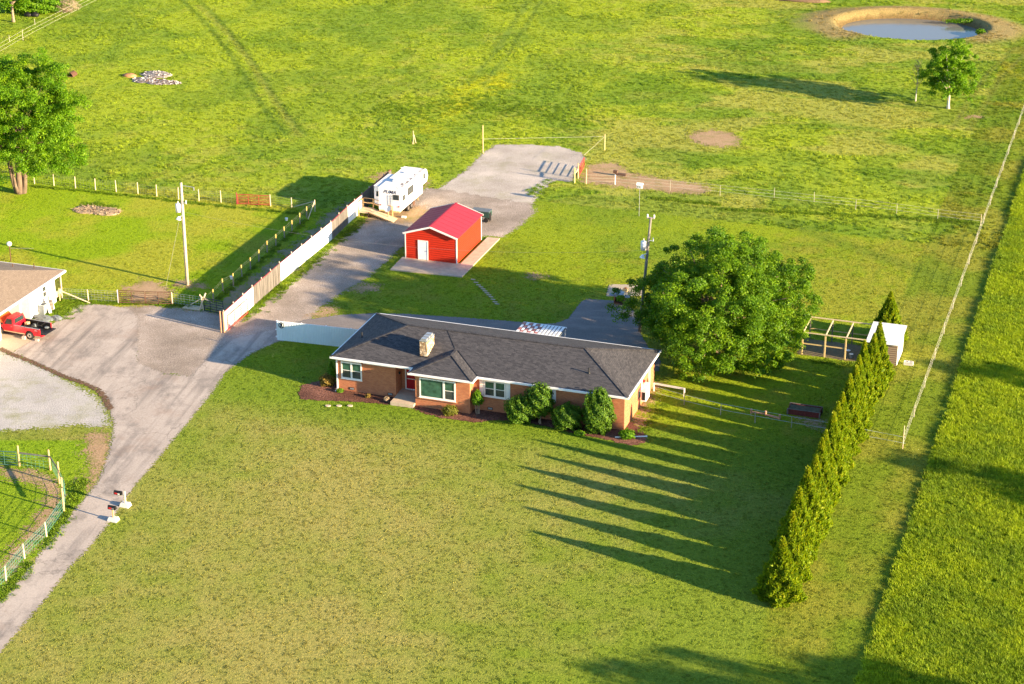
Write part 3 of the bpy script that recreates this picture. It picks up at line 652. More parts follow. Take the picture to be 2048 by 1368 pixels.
# ================================================================== structures
ROOF_EZ = 3.15; SL = .305
def window(parent, u0, u1, z0, z1, v, cols=2, glass='glass', sash=True, curtain_col=None):
    "window on a wall facing -y: frame with panes as its sub-part"
    f = MB(); w_ = .11; d0, d1 = v-.05, v+.02
    f.box(u0, u1, d0, d1, z0, z0+w_); f.box(u0, u1, d0, d1, z1-w_, z1)
    f.box(u0, u0+w_, d0, d1, z0+w_, z1-w_); f.box(u1-w_, u1, d0, d1, z0+w_, z1-w_)
    splits = cols if isinstance(cols, (list, tuple)) else [u0+(u1-u0)*k/cols for k in range(1, cols)]
    for s in splits: f.box(s-.08, s+.08, d0, d1, z0+w_, z1-w_)
    f.box(u0-.05, u1+.05, v-.09, v-.052, z0-.05, z0)
    o = f.build('window', 'white_paint', parent)
    edges = [u0]+list(splits)+[u1]
    for i in range(len(edges)-1):
        a, b = edges[i]+.08, edges[i+1]-.08; zm = (z0+z1)/2
        big = (b-a) > 1.3
        if big: MB().box(a, b, v-.02, v+.01, z0+.1, z1-.1).build('pane', 'curtain_glass', o)
        else:
            MB().box(a, b, v-.02, v+.01, zm+.02, z1-.1).build('pane', 'curtain_glass', o)
            MB().box(a, b, v-.012, v+.01, z0+.1, zm-.02).build('pane', 'screen_glass', o)
            MB().box(a, b, v-.035, v+.01, zm-.025, zm+.025).build('sash_rail', 'white_paint', o)
    return o
def make_house():
    H = yt('brick_house', 'long single storey brick ranch house with a dark grey hip roof', 'house', 0, 0)
    wl = [(0,0),(5.25,0),(5.25,1.35),(7.4,1.35),(7.4,-1.05),(12.2,-1.05),(12.2,0),(25.05,0),(25.05,9.35),(0,9.35)]
    MB().prism(wl, 0, 3.04).build('wall', 'brick', H)
    # white frieze boards below the eaves
    for bb in ((0.02, 5.23, -.025, -.003, 2.72, 3.0), (12.3, 25.0, -.025, -.003, 2.84, 3.0), (7.5, 12.1, -1.075, -1.053, 2.78, 3.0)): f = MB(); f.box(*bb); f.build('frieze_board', 'siding_grey', H)
    # roof
    a0, a1, b0, b1 = -.45, 25.45, -.42, 9.75; hw = (b1-b0)/2; z0 = ROOF_EZ; zr = z0+hw*SL; vm = (b0+b1)/2
    r = MB(); P1 = (a0+hw, vm, zr); P2 = (a1-hw, vm, zr); c = [(a0,b0,z0),(a1,b0,z0),(a1,b1,z0),(a0,b1,z0)]
    r.add(c+[P1, P2], [(0,1,5,4),(1,2,5),(2,3,4,5),(3,0,4)])
    g0, g1, h0 = 6.95, 12.6, -1.47; gm = (g0+g1)/2; gh = (g1-g0)/2; az = z0+gh*SL; ap = (gm, h0+gh, az+.004); en = (gm, b0+gh, az+.004)
    r.add([(g0,h0,z0),(g1,h0,z0),ap,en,(g0,b0+.004,z0+.004),(g1,b0+.004,z0+.004)], [(0,1,2),(1,5,3,2),(4,0,2,3)])
    roof = r.build('roof', 'shingle', H)
    def onroof(u, v): return z0+SL*min(v-b0, b1-v, u-a0, a1-u)
    # ridge and hip caps
    for p, q in ((P1, P2), (c[0], P1), (c[1], P2), (c[2], P2), (c[3], P1), ((g0,h0,z0), ap), ((g1,h0,z0), ap), (ap, en)):
        p = Vector(p); q = Vector(q); n = int((q-p).length/.3); cp = MB()
        for i in range(n):
            s = p.lerp(q, i/n); e = p.lerp(q, (i+1.0)/n); cp.beam(s+Vector((0,0,.012)), e+Vector((0,0,.022)), .26, .022)
        cp.build('ridge_cap', 'shingle', roof)
    vl = MB(); vl.beam((gm-.15, b0+gh+.1, z0+SL*(gh+.1)+.02), (8.2, vm-.1, zr-.02), .05, .012); vl.build('valley_flashing', 'dark_metal', roof)
    vl = MB(); vl.beam((g1+.02, b0+.1, z0+.04), (gm+.1, b0+gh, az+.02), .05, .02); vl.build('valley_flashing', 'dark_metal', roof)
    # fascia and gutters
    fb = MB(); t = .16
    segs = [((a0,b0),(g0,b0)),((g0,b0),(g0,h0)),((g0,h0),(g1,h0)),((g1,h0),(g1,b0)),((g1,b0),(a1,b0)),((a1,b0),(a1,b1)),((a1,b1),(a0,b1)),((a0,b1),(a0,b0))]
    for (x0,y0),(x1,y1) in segs:
        if x0 == x1: fb.box(x0-.045, x0+.045, min(y0,y1)+.045, max(y0,y1)-.045, z0-t, z0+.012)
        else: fb.box(min(x0,x1)-.045, max(x0,x1)+.045, y0-.045, y0+.045, z0-t, z0+.014)
    fb.build('gutter', 'white_metal', roof)
    sf = MB(); sf.box(a0+.05, a1-.05, b0+.05, b1-.05, 3.045, 3.06); sf.box(g0+.05, g1-.05, h0+.05, b0+.049, 3.045, 3.06); sf.build('soffit', 'white_paint', roof)
    # chimney
    cz = 4.98; ch = MB(); ch.box(7.05, 7.68, 1.05, 2.75, 3.4, cz); cho = ch.build('chimney', 'chimney_stone', roof)
    k = MB(); k.box(7.02, 7.71, 1.02, 2.78, cz, cz+.06)
    for i in range(3): k.box(7.12, 7.61, 1.15+i*.55, 1.55+i*.55, cz+.06, cz+.20)
    k.build('chimney_cap', 'galvanised', cho); MB().box(7.0, 7.73, 1.0, 2.8, 3.4, 3.66).build('flashing', 'dark_metal', cho)
    for (u, v) in ((21.5, 1.8), (.85, 3.4)):
        z = onroof(u, v); m = MB(); m.tube([(u,v,z-.1),(u,v,z+.5)], .055, 10); m.tube([(u,v,z-.05),(u,v,z+.1)], [.16,.06], 10); m.build('vent_pipe', 'dark_metal', roof)
    m = MB(); m.beam((17.2, 3.5, onroof(17.2,3.5)+.02), (20, 3.9, onroof(20,3.9)+.02), .02, .02)
    # windows
    window(H, .32, 2.2, 1.14, 2.68, 0); window(H, 7.78, 10.95, .95, 2.70, -1.05, [9.93]); wd = window(H, 13.07, 14.95, 1.34, 2.78, 0)
    w3 = window(H, 18.0, 18.88, 1.7, 2.76, 0, 1)
    for (a, b, z1, z2) in ((12.68, 13.04, 1.33, 2.8), (14.98, 15.34, 1.33, 2.8), (17.62, 17.97, 1.69, 2.78), (18.91, 19.27, 1.69, 2.78)):
        s = MB(); s.box(a, b, -.045, -.002, z1, z2); s.box(a+.05, b-.05, -.055, -.046, z1+.07, (z1+z2)/2-.04); s.box(a+.05, b-.05, -.055, -.046, (z1+z2)/2+.04, z2-.07); s.build('shutter', 'white_paint', H)
    # brick sill under the large window
    MB().box(7.6, 11.1, -1.15, -1.053, .83, .895).build('window_sill', 'brick', H)
    # entrance
    fr = MB(); fr.box(5.58, 5.68, 1.27, 1.345, .32, 2.42); fr.box(6.6, 6.7, 1.27, 1.345, .32, 2.42); fr.box(5.68, 6.6, 1.27, 1.345, 2.32, 2.42); fr.box(5.68, 6.6, 1.26, 1.345, .32, .40)
    d = fr.build('door_frame', 'white_paint', H)
    MB().box(5.69, 6.59, 1.30, 1.34, .405, 2.31).build('door', 'red_door', d)
    MB().box(5.69, 6.59, 1.275, 1.298, 1.28, 1.33).build('door_rail', 'white_paint', d); MB().box(5.74, 5.78, 1.24, 1.275, 1.15, 1.32).build('handle', 'dark_metal', d)
    l = MB(); l.box(5.27, 5.40, .62, .76, 1.92, 2.12); l.build('wall_lantern', 'dark_metal', H)
    p = MB(); p.prism([(5.27,1.34),(5.27,0),(5.32,-.02),(5.32,-1.5),(7.38,-1.5),(7.38,1.34)], 0, .30); p.build('porch', 'concrete', H)
    # downspout, foundation vents
    ds = MB(); ds.box(-.10, .0, -.10, -.005, .12, 2.9); ds.beam((-.05,-.05,2.9), (-.3,-.36,3.02), .09, .07); ds.beam((-.05,-.05,.14), (-.05,-.5,.06), .09, .07); ds.build('downspout', 'white_metal', H)
    for u, v in ((1.25, 0), (4.72, 0), (10.4, -1.05), (13.6, 0), (22.6, 0)):
        q = MB(); q.box(u-.22, u+.22, v-.03, v-.002, .16, .38); o = q.build('foundation_vent', 'dark_metal', H)
        q = MB(); q.box(u-.17, u+.17, v-.04, v-.031, .2, .34); q.build('vent_grille', 'galvanised', o)
    m = MB(); m.tube([(2.25,-.02,2.74),(2.25,-.07,2.74)], .09, 10); m.build('alarm_bell', 'maroon', H)
    m = MB(); m.box(2.38, 3.0, -.02, -.003, 1.98, 2.02); m.build('house_number_bar', 'maroon', H)
    # right-hand wall
    x = 25.05
    m = MB(); m.box(x+.002, x+.05, 7.1, 8.0, .1, 2.25); m.build('side_door', 'tan_paint', H)
    m = MB(); m.box(x+.002, x+.42, 5.15, 6.3, .35, 1.65); hv = m.build('utility_cabinet', 'white_metal', H)
    q = MB(); q.box(x+.08, x+.36, 5.12, 5.148, .5, 1.2); q.build('grille', 'dark_metal', hv)
    m = MB(); m.box(x+.002, x+.03, 4.1, 4.95, .85, 1.75); o = m.build('side_window', 'red_wood', H); q = MB(); q.box(x+.031, x+.036, 4.18, 4.87, .93, 1.67); q.build('pane', 'glass', o)
    m = MB(); m.tube([(x+.06,5.02,1.5),(x+.06,5.02,3.0)], .05, 8); m.build('conduit', 'white_metal', H)
    m = MB(); m.tube([(x+.03,5.75,1.95),(x+.16,5.75,1.95)], .12, 12); m.build('electric_meter', 'maroon', H)
    # patio awning on the back wall
    m = MB(); n = 12; w_ = 3.9/n
    for i in range(n):
        a = 12.2+i*w_
        if i < 6:
            for k in range(6): m.box(a, a+w_*.68, 9.36+k*.606, 9.36+(k+1)*.606-.002, 2.66, 2.72, (i+k) % 2)
        else: m.box(a, a+w_*.68, 9.36, 13.0, 2.66, 2.72, 0)
        m.box(a+w_*.68, a+w_, 9.36, 13.0, 2.58, 2.61, 2)
    aw = m.build('awning', ['white_metal', 'faded_red_metal', 'tarp'], H)
    for a in (12.25, 16.0): m = MB(); m.box(a, a+.09, 12.8, 12.89, 0, 2.6); m.build('awning_post', 'white_metal', aw)
    m = MB(); m.box(12.15, 16.15, 13.0, 13.05, 2.58, 2.72); m.build('awning_gutter', 'white_metal', aw)
make_house()

def make_shed():
    T = yt('metal_garage', 'bright red metal garage with a red gable roof and white trim', 'garage', -6.15, 31.05)
    Wd_, Dp, ez, rz_ = 5.43, 7.2, 2.75, 3.62; m_ = Wd_/2; b = .10
    MB().add([(0,0,b),(Wd_,0,b),(Wd_,0,ez),(m_,0,rz_),(0,0,ez),(0,Dp,b),(Wd_,Dp,b),(Wd_,Dp,ez),(m_,Dp,rz_),(0,Dp,ez)],
        [(0,1,2,3,4),(6,5,9,8,7),(1,6,7,2),(5,0,4,9)]).build('wall', 'red_siding', T)
    r = MB(); s = (rz_-ez)/m_; oh = .14
    for sg in (-1, 1):
        xe = m_+sg*(m_+oh); ze = ez-oh*s
        r.add([(m_,-.18,rz_+.05),(m_,Dp+.18,rz_+.05),(xe,Dp+.18,ze+.05),(xe,-.18,ze+.05),(m_,-.18,rz_+.01),(m_,Dp+.18,rz_+.01),(xe,Dp+.18,ze+.01),(xe,-.18,ze+.01)],
              [(0,1,2,3),(4,7,6,5),(0,3,7,4),(1,5,6,2),(2,6,7,3)])
    ro = r.build('roof', 'red_roof', T)
    rb = MB()
    for sg in (-1, 1):
        for k in range(0, 9):
            y = .0+k*.9
            rb.beam((m_+sg*.1, y, rz_+.055-.1*s), (m_+sg*(m_+oh-.02), y, ez-oh*s+.06), .05, .02)
    rb.build('roof_rib', 'red_roof', ro)
    rc = MB(); rc.beam((m_,-.2,rz_+.075),(m_,Dp+.2,rz_+.075), .26, .03); rc.build('ridge_cap', 'red_roof', ro)
    for y in (-.22, Dp+.18):
        t = MB()
        for sg in (-1, 1): t.beam((m_, y+.02, rz_+.0), (m_+sg*(m_+oh+.02), y+.02, ez-oh*s+.0), .045, .17)
        t.build('verge_trim', 'white_paint', T)
    for sx in (-.02, Wd_-.08):
        for sy in (-.02, Dp-.08): t = MB(); t.box(sx, sx+.10, sy, sy+.10, b, ez-.05); t.build('corner_trim', 'white_paint', T)
    t = MB(); t.box(Wd_+.003, Wd_+.05, .1, Dp-.1, ez-.10, ez-.01)
    t.build('eave_trim', 'white_paint', T)
    d = MB(); d.box(1.36, 1.46, -.05, -.003, b, 2.12); d.box(2.32, 2.42, -.05, -.003, b, 2.12); d.box(1.46, 2.32, -.05, -.003, 2.02, 2.12); o = d.build('door_frame', 'white_paint', T)
    MB().box(1.46, 2.32, -.03, -.004, b+.02, 2.02).build('door', 'white_metal', o); MB().box(2.22, 2.27, -.07, -.031, 1.0, 1.08).build('handle', 'chrome', o)
make_shed()

def make_neighbour():
    T = yt('white_bungalow', 'white walled bungalow with a low tan shingle roof at the left edge', 'house', -32.4, 0)
    # local x from 0 (right eave) to the left, y = v
    MB().prism([(-13,-8),(-.45,-8),(-.45,.3),(-1.9,.3),(-1.9,3.6),(-.45,3.6),(-.45,9.75),(-13,9.75)], 0, 2.7).build('wall', 'white_paint', T)
    z0 = 2.8; a0, a1, b0, b1 = -13.5, 0.0, -9, 11.05; hw = (a1-a0)/2; zr = z0+hw*.24; xm = (a0+a1)/2
    r = MB(); r.add([(a0,b0,z0),(a1,b0,z0),(a1,b1,z0),(a0,b1,z0),(xm,b0+hw,zr),(xm,b1-hw,zr)], [(0,1,4),(1,2,5,4),(2,3,5),(3,0,4,5)])
    ro = r.build('roof', 'tan_shingle', T)
    g = MB(); g.box(a1-.05, a1+.08, b0, b1, z0-.17, z0+.01); g.box(a0, a1-.05, b1-.05, b1+.05, z0-.17, z0+.008); g.build('gutter', 'white_metal', ro)
    MB().box(a0+.1, a1-.06, b0+.1, b1-.06, 2.705, 2.72).build('soffit', 'white_paint', ro)
    for x, y in ((-4.5, 9.3), (-2.6, 9.9), (-6.0, 8.4)): m = MB(); m.tube([(x,y,z0),(x,y,z0+.75)], .04, 8); m.build('vent_pipe', 'rust', ro)
    f = MB(); f.box(-.452, -.40, 7.45, 7.55, 1.2, 2.4); f.box(-.452, -.40, 8.1, 8.2, 1.2, 2.4); f.box(-.452, -.40, 7.55, 8.1, 1.2, 1.3); f.box(-.452, -.40, 7.55, 8.1, 2.3, 2.4); f.box(-.452, -.40, 7.55, 8.1, 1.77, 1.84)
    o = f.build('window', 'white_paint', T); MB().box(-.448, -.43, 7.55, 8.1, 1.3, 2.3).build('pane', 'screen_glass', o)
    MB().box(-.448, -.42, 3.9, 5.2, .05, 2.35).build('door', 'tan_paint', T)
    p = MB(); p.box(-.55, -.42, 10.75, 10.88, 0, 2.7); p.build('porch_post', 'pale_wood', T); p = MB(); p.box(-5.0, -4.87, 10.75, 10.88, 0, 2.7); p.build('porch_post', 'pale_wood', T)
    p = MB(); p.box(-6, -.42, 9.76, 10.9, .45, .58); p.box(-.53, -.45, 9.8, 10.74, .62, 1.0); p.build('porch_deck', 'pale_wood', T)
    p = MB()
    for k in range(6): p.box(-.50, -.47, 9.85+k*.16, 9.88+k*.16, .95, 2.5)
    p.build('porch_screen', 'dark_metal', T)
    # pole behind with a ball
make_neighbour()

# ------------------------------------------------------------------ caravan
def make_rv():
    u0, v0 = -13.4, 41.95
    T = yt('camper_trailer', 'white fifth wheel camper trailer parked beside the privacy fence', 'trailer', u0, v0)
    Wb = 2.42
    prof = [(0,.72),(4.6,.72),(6.45,.72),(6.45,1.62),(7.7,1.62),(8.1,2.15),(7.75,2.95),(7.35,3.14),(0,3.14)]
    MB().prism_x(prof, 0, Wb).build('body', 'white_rv', T)
    MB().add([(.02,.02,3.145),(Wb-.02,.02,3.145),(Wb-.02,7.3,3.145),(.02,7.3,3.145),(.02,.02,3.19),(Wb-.02,.02,3.17),(Wb-.02,7.3,3.17),(.02,7.3,3.19)],
             [(4,5,6,7),(0,1,5,4),(1,2,6,5),(2,3,7,6),(3,0,4,7)]).build('roof', 'stained_roof', T)
    ac = MB(); ac.box(.85, 1.55, 1.9, 2.8, 3.18, 3.42); ac.build('air_conditioner', 'white_paint', T)
    v = MB(); v.box(1.5, 1.85, 2.6, 2.95, 3.18, 3.36); v.build('roof_vent', 'white_paint', T)
    v = MB(); v.box(.9, 1.25, 5.0, 5.35, 3.18, 3.34); v.build('roof_vent', 'white_paint', T)
    s = MB(); s.box(-.72, -.002, .55, 4.6, 1.05, 3.05); so_ = s.build('slide_out', 'white_rv', T)
    s = MB(); s.box(-.50, -.2, .52, .549, 1.95, 2.5); s.build('window', 'glass', so_)
    s = MB(); s.box(-.75, -.0, .5, 4.65, 3.052, 3.09); s.build('slide_roof', 'stained_roof', so_)
    def side_win(y0, y1, z0, z1):
        f = MB(); f.box(Wb+.003, Wb+.03, y0, y1, z0, z1); o = f.build('window', 'dark_metal', T); g = MB(); g.box(Wb+.031, Wb+.036, y0+.05, y1-.05, z0+.05, z1-.05); g.build('pane', 'screen_glass', o)
    side_win(.65, 1.35, 1.65, 2.25); side_win(2.1, 3.75, 1.75, 2.6); side_win(6.65, 7.2, 2.2, 2.75)
    f = MB(); f.box(1.62, 2.28, -.03, -.003, 1.95, 2.5); o = f.build('window', 'dark_metal', T); g = MB(); g.box(1.67, 2.02, -.036, -.031, 2.0, 2.45); g.box(2.06, 2.23, -.036, -.031, 2.24, 2.45); g.box(2.06, 2.23, -.036, -.031, 2.0, 2.2); g.build('pane', 'screen_glass', o)
    d = MB(); d.box(Wb+.003, Wb+.02, 5.2, 5.85, .85, 2.7); o = d.build('door', 'white_paint', T); h = MB(); h.box(Wb+.021, Wb+.05, 5.75, 5.8, 1.6, 1.7); h.build('handle', 'dark_metal', o)
    for bb in ((.1, 2.2, 1.5, 1.53), (4.2, 5.1, 2.85, 2.89), (6.2, 7.7, 2.15, 2.19)): st = MB(); st.box(Wb+.003, Wb+.012, *bb); st.build('stripe', 'ink', T)
    l = MB(); l.box(2.15, 2.32, -.04, -.003, 1.18, 1.3); l.build('tail_light', 'red_lens', T); l = MB(); l.box(.1, .27, -.04, -.003, 1.18, 1.3); l.build('tail_light', 'red_lens', T)
    b = MB(); b.box(.05, Wb-.05, -.09, .1, .58, .715); b.build('bumper', 'new_wood', T)
    for y in (2.35, 3.25):
        for x in (.02, Wb-.26):
            m = MB(); m.tube([(x,y,.34),(x+.24,y,.34)], .34, 20); o = m.build('wheel', 'rubber', T, True); q = MB(); q.tube([(x+.2,y,.34),(x+.255,y,.34)], .2, 14); q.build('rim', 'chrome', o)
    c = MB(); c.box(.3, Wb-.3, .2, 6.3, .5, .72); c.build('chassis', 'dark_metal', T)
    for y in (5.9,):
        for x in (.35, Wb-.42): j = MB(); j.box(x, x+.08, y, y+.08, 0, .72); j.build('jack_leg', 'new_wood', T)
    k = MB(); k.box(Wb-.9, Wb-.2, 3.9, 4.6, 0, .4); k.build('battery_box', 'rust', T)
    k = MB(); k.box(Wb+.02, Wb+.5, .1, .35, .0, .18); k.build('wheel_chock', 'white_paint', T)
    k = MB(); k.tube([(1.55,-.05,.8),(1.55,-.05,2.45)], .018, 6); k.tube([(1.25,-.05,.8),(1.25,-.05,2.45)], .018, 6)
    for z in range(6): k.tube([(1.25,-.05,.95+z*.27),(1.55,-.05,.95+z*.27)], .013, 5)
    k.build('ladder', 'galvanised', T)
    # lettering on the back
    cu = bpy.data.curves.new('t', 'FONT'); cu.body = 'PUMA'; cu.size = .52; cu.extrude = .004; cu.shear = .35; cu.offset = .004; cu.space_character = 1.05
    tmp = bpy.data.objects.new('t', cu); COL.objects.link(tmp); bpy.context.view_layer.update()
    me = bpy.data.meshes.new_from_object(tmp.evaluated_get(bpy.context.evaluated_depsgraph_get())); bpy.data.objects.remove(tmp)
    me.materials.clear(); me.materials.append(M['ink']); lt = bpy.data.objects.new('lettering', me); COL.objects.link(lt); lt.parent = T
    lt.location = (.52, -.012, 2.58); lt.rotation_euler = (PI/2, 0, 0)
    a = MB(); a.tube([(.6,5.6,3.18),(.6,5.6,3.6)], .03, 6); a.beam((.3,5.6,3.6),(.9,5.75,3.62), .12, .04); a.build('antenna', 'white_paint', T)
make_rv()

def make_ramp():
    T = yt('wooden_ramp', 'wooden landing and ramp with handrails behind the camper trailer', 'ramp', -15.4, 41.2)
    d = MB()
    for k in range(9): d.box(.02, 1.15, -.05+k*.155, .09+k*.155, .56, .60)
    d.box(.02, 1.15, -.05, -.01, .40, .555); d.build('landing', 'deck_wood', T)
    n = 22; r = MB(); p0 = Vector((1.17, 0, .58)); p1 = Vector((4.2, -.85, .06)); ax = (p1-p0); w_ = Vector((.0, 1.25, 0))
    for k in range(n):
        a = p0+ax*(k/n); b = p0+ax*((k+.9)/n); r.add([a, b, b+w_, a+w_, a-Vector((0,0,.04)), b-Vector((0,0,.04)), b+w_-Vector((0,0,.04)), a+w_-Vector((0,0,.04))], [(0,1,2,3),(4,7,6,5),(0,4,5,1),(1,5,6,2),(2,6,7,3),(3,7,4,0)])
    r.build('ramp_boards', 'deck_wood', T)
    s = MB(); s.beam(p0-Vector((0,0,.1)), p1-Vector((0,0,.04)), .05, .12); s.beam(p0+w_-Vector((0,0,.1)), p1+w_-Vector((0,0,.04)), .05, .12); s.build('stringer', 'new_wood', T)
    for (x, y, z) in ((0,-.05,1.55),(.0,1.3,1.6),(1.15,1.3,1.6),(3.55,.65,1.2)):
        q = MB(); q.box(x-.05, x+.05, y-.05, y+.05, 0, z); q.build('post', 'new_wood', T)
    q = MB(); q.box(1.1, 1.2, -.1, 0, 0, .55); q.build('post', 'dark_wood', T)
    h = MB(); h.beam((0,1.3,1.6),(1.15,1.3,1.6), .09, .04); h.beam((0,1.3,1.1),(1.15,1.3,1.1), .04, .12); h.beam((1.15,1.3,1.6),(3.6,.62,1.2), .09, .04); h.beam((1.15,1.3,1.1),(3.55,.65,.7), .04, .14); h.beam((0,-.05,1.55),(0,1.3,1.55), .05, .1)
    h.build('handrail', 'new_wood', T)
    h = MB(); h.tube([(-.02,-.1,0),(-.05,-.1,1.3),(.05,.1,1.62),(.1,1.2,1.66)], .03, 8); h.build('curved_rail', 'rust', T)
make_ramp()
def make_dish():
    T = yt('satellite_dish', 'white satellite dish on a short post at the back of the trailer', 'dish', -12.1, 41.35)
    m = MB(); m.tube([(0,0,0),(0,0,1.0)], .05, 8); m.build('post', 'new_wood', T)
    m = MB(); c = Vector((0,-.1,1.12)); n = Vector((-.1,-.86,.5)).normalized(); a = n.cross(Vector((0,0,1))).normalized(); b = a.cross(n)
    rings = [(0,0),(.14,.012),(.27,.05),(.34,.085)]; V = []
    for r_, h in rings:
        for k in range(20): t = 2*PI*k/20; V.append(c+a*r_*math.cos(t)+b*r_*math.sin(t)+n*h)
    F = [(i*20+k, i*20+(k+1) % 20, (i+1)*20+(k+1) % 20, (i+1)*20+k) for i in range(3) for k in range(20)]
    m.add(V, F); m.add([v-n*.02 for v in V], [f[::-1] for f in F]); m.build('reflector', 'white_paint', T, True)
    m = MB(); m.tube([c-b*.3+n*.05, c-b*.12+n*.38], .012, 6); m.box(-.04, .04, -.46, -.36, 1.28, 1.34); m.build('feed_arm', 'galvanised', T)
make_dish()

# ------------------------------------------------------------------ privacy fence
def make_privacy_fence():
    T = yt('privacy_fence', 'long privacy fence of white sheets and grey boards along the gravel lane', 'fence', -14.7, 8.4)
    K = [(-14.7,8.41),(-14.93,14.81),(-15.12,21.23),(-15.12,24.0),(-15.15,33.59),(-15.45,38.51),(-15.52,42.64),(-15.75,51.3)]
    K = [(a+14.7, b-8.4) for a, b in K]
    kinds = ['board_white','grey','board_white','board_white','grey','board_white','grey_dark']
    H0 = 1.85
    for i in range(len(K)-1):
        a = Vector((*K[i], 0)); b = Vector((*K[i+1], 0)); d = (b-a); L = d.length; n = max(1, round(L/2.4)); nrm = Vector((d.y, -d.x, 0)).normalized()
        for j in range(n):
            p = a+d*(j/n); q = a+d*((j+1)/n); k = kinds[i]; m = MB()
            hz = H0+random.uniform(-.04, .04)
            if k == 'board_white':
                m.beam(p+Vector((0,0,.06+hz/2)), q+Vector((0,0,.06+hz/2)), .03, hz-.02); m.build('sheet_panel', 'board_white2', T)
            else:
                nb = 16
                for s in range(nb):
                    x0 = p+(q-p)*(s/nb); x1 = p+(q-p)*((s+.93)/nb); h2 = hz+random.uniform(-.03, .03); m.beam(x0+Vector((0,0,.05+h2/2)), x1+Vector((0,0,.05+h2/2)), .022, h2)
                m.build('board_panel', 'grey_wood_boards', T)
            o = MB(); c = p-nrm*.08; o.tube([c, c+Vector((0,0,hz+.25))], .055, 8); o.build('post', 'pole_wood', T)
        o = MB(); o.beam(a-nrm*.04+Vector((0,0,H0+.07)), b-nrm*.04+Vector((0,0,H0+.07)), .07, .05); o.build('rail', 'maroon', T); o = MB(); o.beam(a-nrm*.05+Vector((0,0,.5)), b-nrm*.05+Vector((0,0,.5)), .05, .09); o.build('rail', 'maroon', T)
    for dx in (-.18, .12): o = MB(); o.tube([(dx-.08,-.28,0),(dx-.1,-.28,2.05)], .085, 10); o.build('end_post', 'new_wood2', T)
make_privacy_fence()
def tube_gate(name, label, cat, p, q, h, mat, bars=6, uprights=3, group=None, extra=0.0):
    "a field gate standing between two ground points"
    p = Vector((*p[:2], 0)); q = Vector((*q[:2], 0)); d = q-p; L = d.length
    T = thing(name, label, cat, p, math.atan2(d.y, d.x), group)
    f = MB(); f.tube([(0,0,.12),(0,0,h),(L,0,h),(L,0,.12),(0,0,.12)], .045, 6, cap=False); f.build('frame', mat, T)
    for k in range(1, bars): z = .12+(h-.12)*k/bars; b = MB(); b.tube([(0,0,z),(L,0,z)], .028, 6); b.build('bar', mat, T)
    for k in range(1, uprights): x = L*k/uprights; b = MB(); b.tube([(x,-.03,.12),(x,-.03,h)], .026, 6); b.build('upright', mat, T)
    return T
tube_gate('field_gate', 'maroon tube gate leaning open against the white end of the privacy fence', 'gate', Wd(-14.5, 8.5), Wd(-14.62, 12.9), 1.5, 'red_tube', 6, 3)
def make_metal_fence():
    T = yt('corrugated_fence', 'pale blue white corrugated metal fence with a round emblem', 'fence', -9.4, 8.05)
    a = Vector((0,0,0)); b = Vector((9.3,.55,0)); d = b-a; n = 60; m = MB(); V = []; F = []
    nr = Vector((-d.y, d.x, 0)).normalized()
    for i in range(n*4+1):
        o = a+d*(i/(n*4))+nr*(.018 if (i % 4) in (0, 1) else -.012); V += [o+Vector((0,0,.04)), o+Vector((0,0,1.86))]
    F = [(2*i, 2*i+2, 2*i+3, 2*i+1) for i in range(n*4)]; m.add(V, F); m.build('sheet', 'white_corrugated2', T)
    for z in (1.84, .3): m = MB(); m.beam((0,.06,z),(9.3,.61,z), .06, .06); m.build('rail', 'white_metal', T)
    for k in range(5): q = a+d*(k/4)+Vector((0,.1,0)); m = MB(); m.box(q.x-.05, q.x+.05, q.y-.04, q.y+.06, 0, 1.9); m.build('post', 'white_metal', T)
    m = MB(); m.box(-.12, .02, -.05, .05, .3, .42); m.box(-.12, .02, -.05, .05, 1.0, 1.1); m.build('hinge', 'white_metal', T)
    # emblem: a ring with crossed dark shapes inside
    e = MB(); c = Vector((.48,-.03,1.52)); r = .25
    e.tube([c+Vector((r*math.cos(t*PI/12), 0, r*math.sin(t*PI/12))) for t in range(25)], .028, 6, cap=False)
    e.beam(c+Vector((-.09,0,-.17)), c+Vector((.04,0,.08)), .03, .07); e.beam(c+Vector((.12,0,-.17)), c+Vector((-.02,0,.08)), .03, .06); e.box(c.x-.10, c.x+.12, c.y-.015, c.y+.015, c.z+.02, c.z+.11); e.box(c.x-.05, c.x+.03, c.y-.015, c.y+.015, c.z+.1, c.z+.19)
    e.build('emblem', 'black_plastic', T)
make_metal_fence()
tube_gate('field_gate', 'black tube gate across the dirt lane beside the privacy fence', 'gate', G(409,623), G(447,630), 1.35, 'black_tube', 5, 3)
tube_gate('field_gate', 'dark rusty double gate standing beside the white post in the front fence', 'gate', G(239,607), G(290,608.5), 1.3, 'rust', 6, 2)
tube_gate('field_gate', 'rusty gate leaf nearest the wood platform in the front fence', 'gate', G(292,608.5), G(343,609.5), 1.25, 'rust', 6, 2)
tube_gate('field_gate', 'red tube gate in the back line of the left paddock', 'gate', G(476,409), G(539,412), 1.15, 'red_tube', 6, 3)
tube_gate('field_gate', 'small red gate at the corner of the gravel pad', 'gate', G(1156,357), G(1168,335), 1.2, 'red_tube', 5, 2)
g_ = tube_gate('field_gate', 'green tube gate of the pen at the left edge', 'gate', G(-40,929), G(35,933), 1.25, 'green_tube', 5, 3)

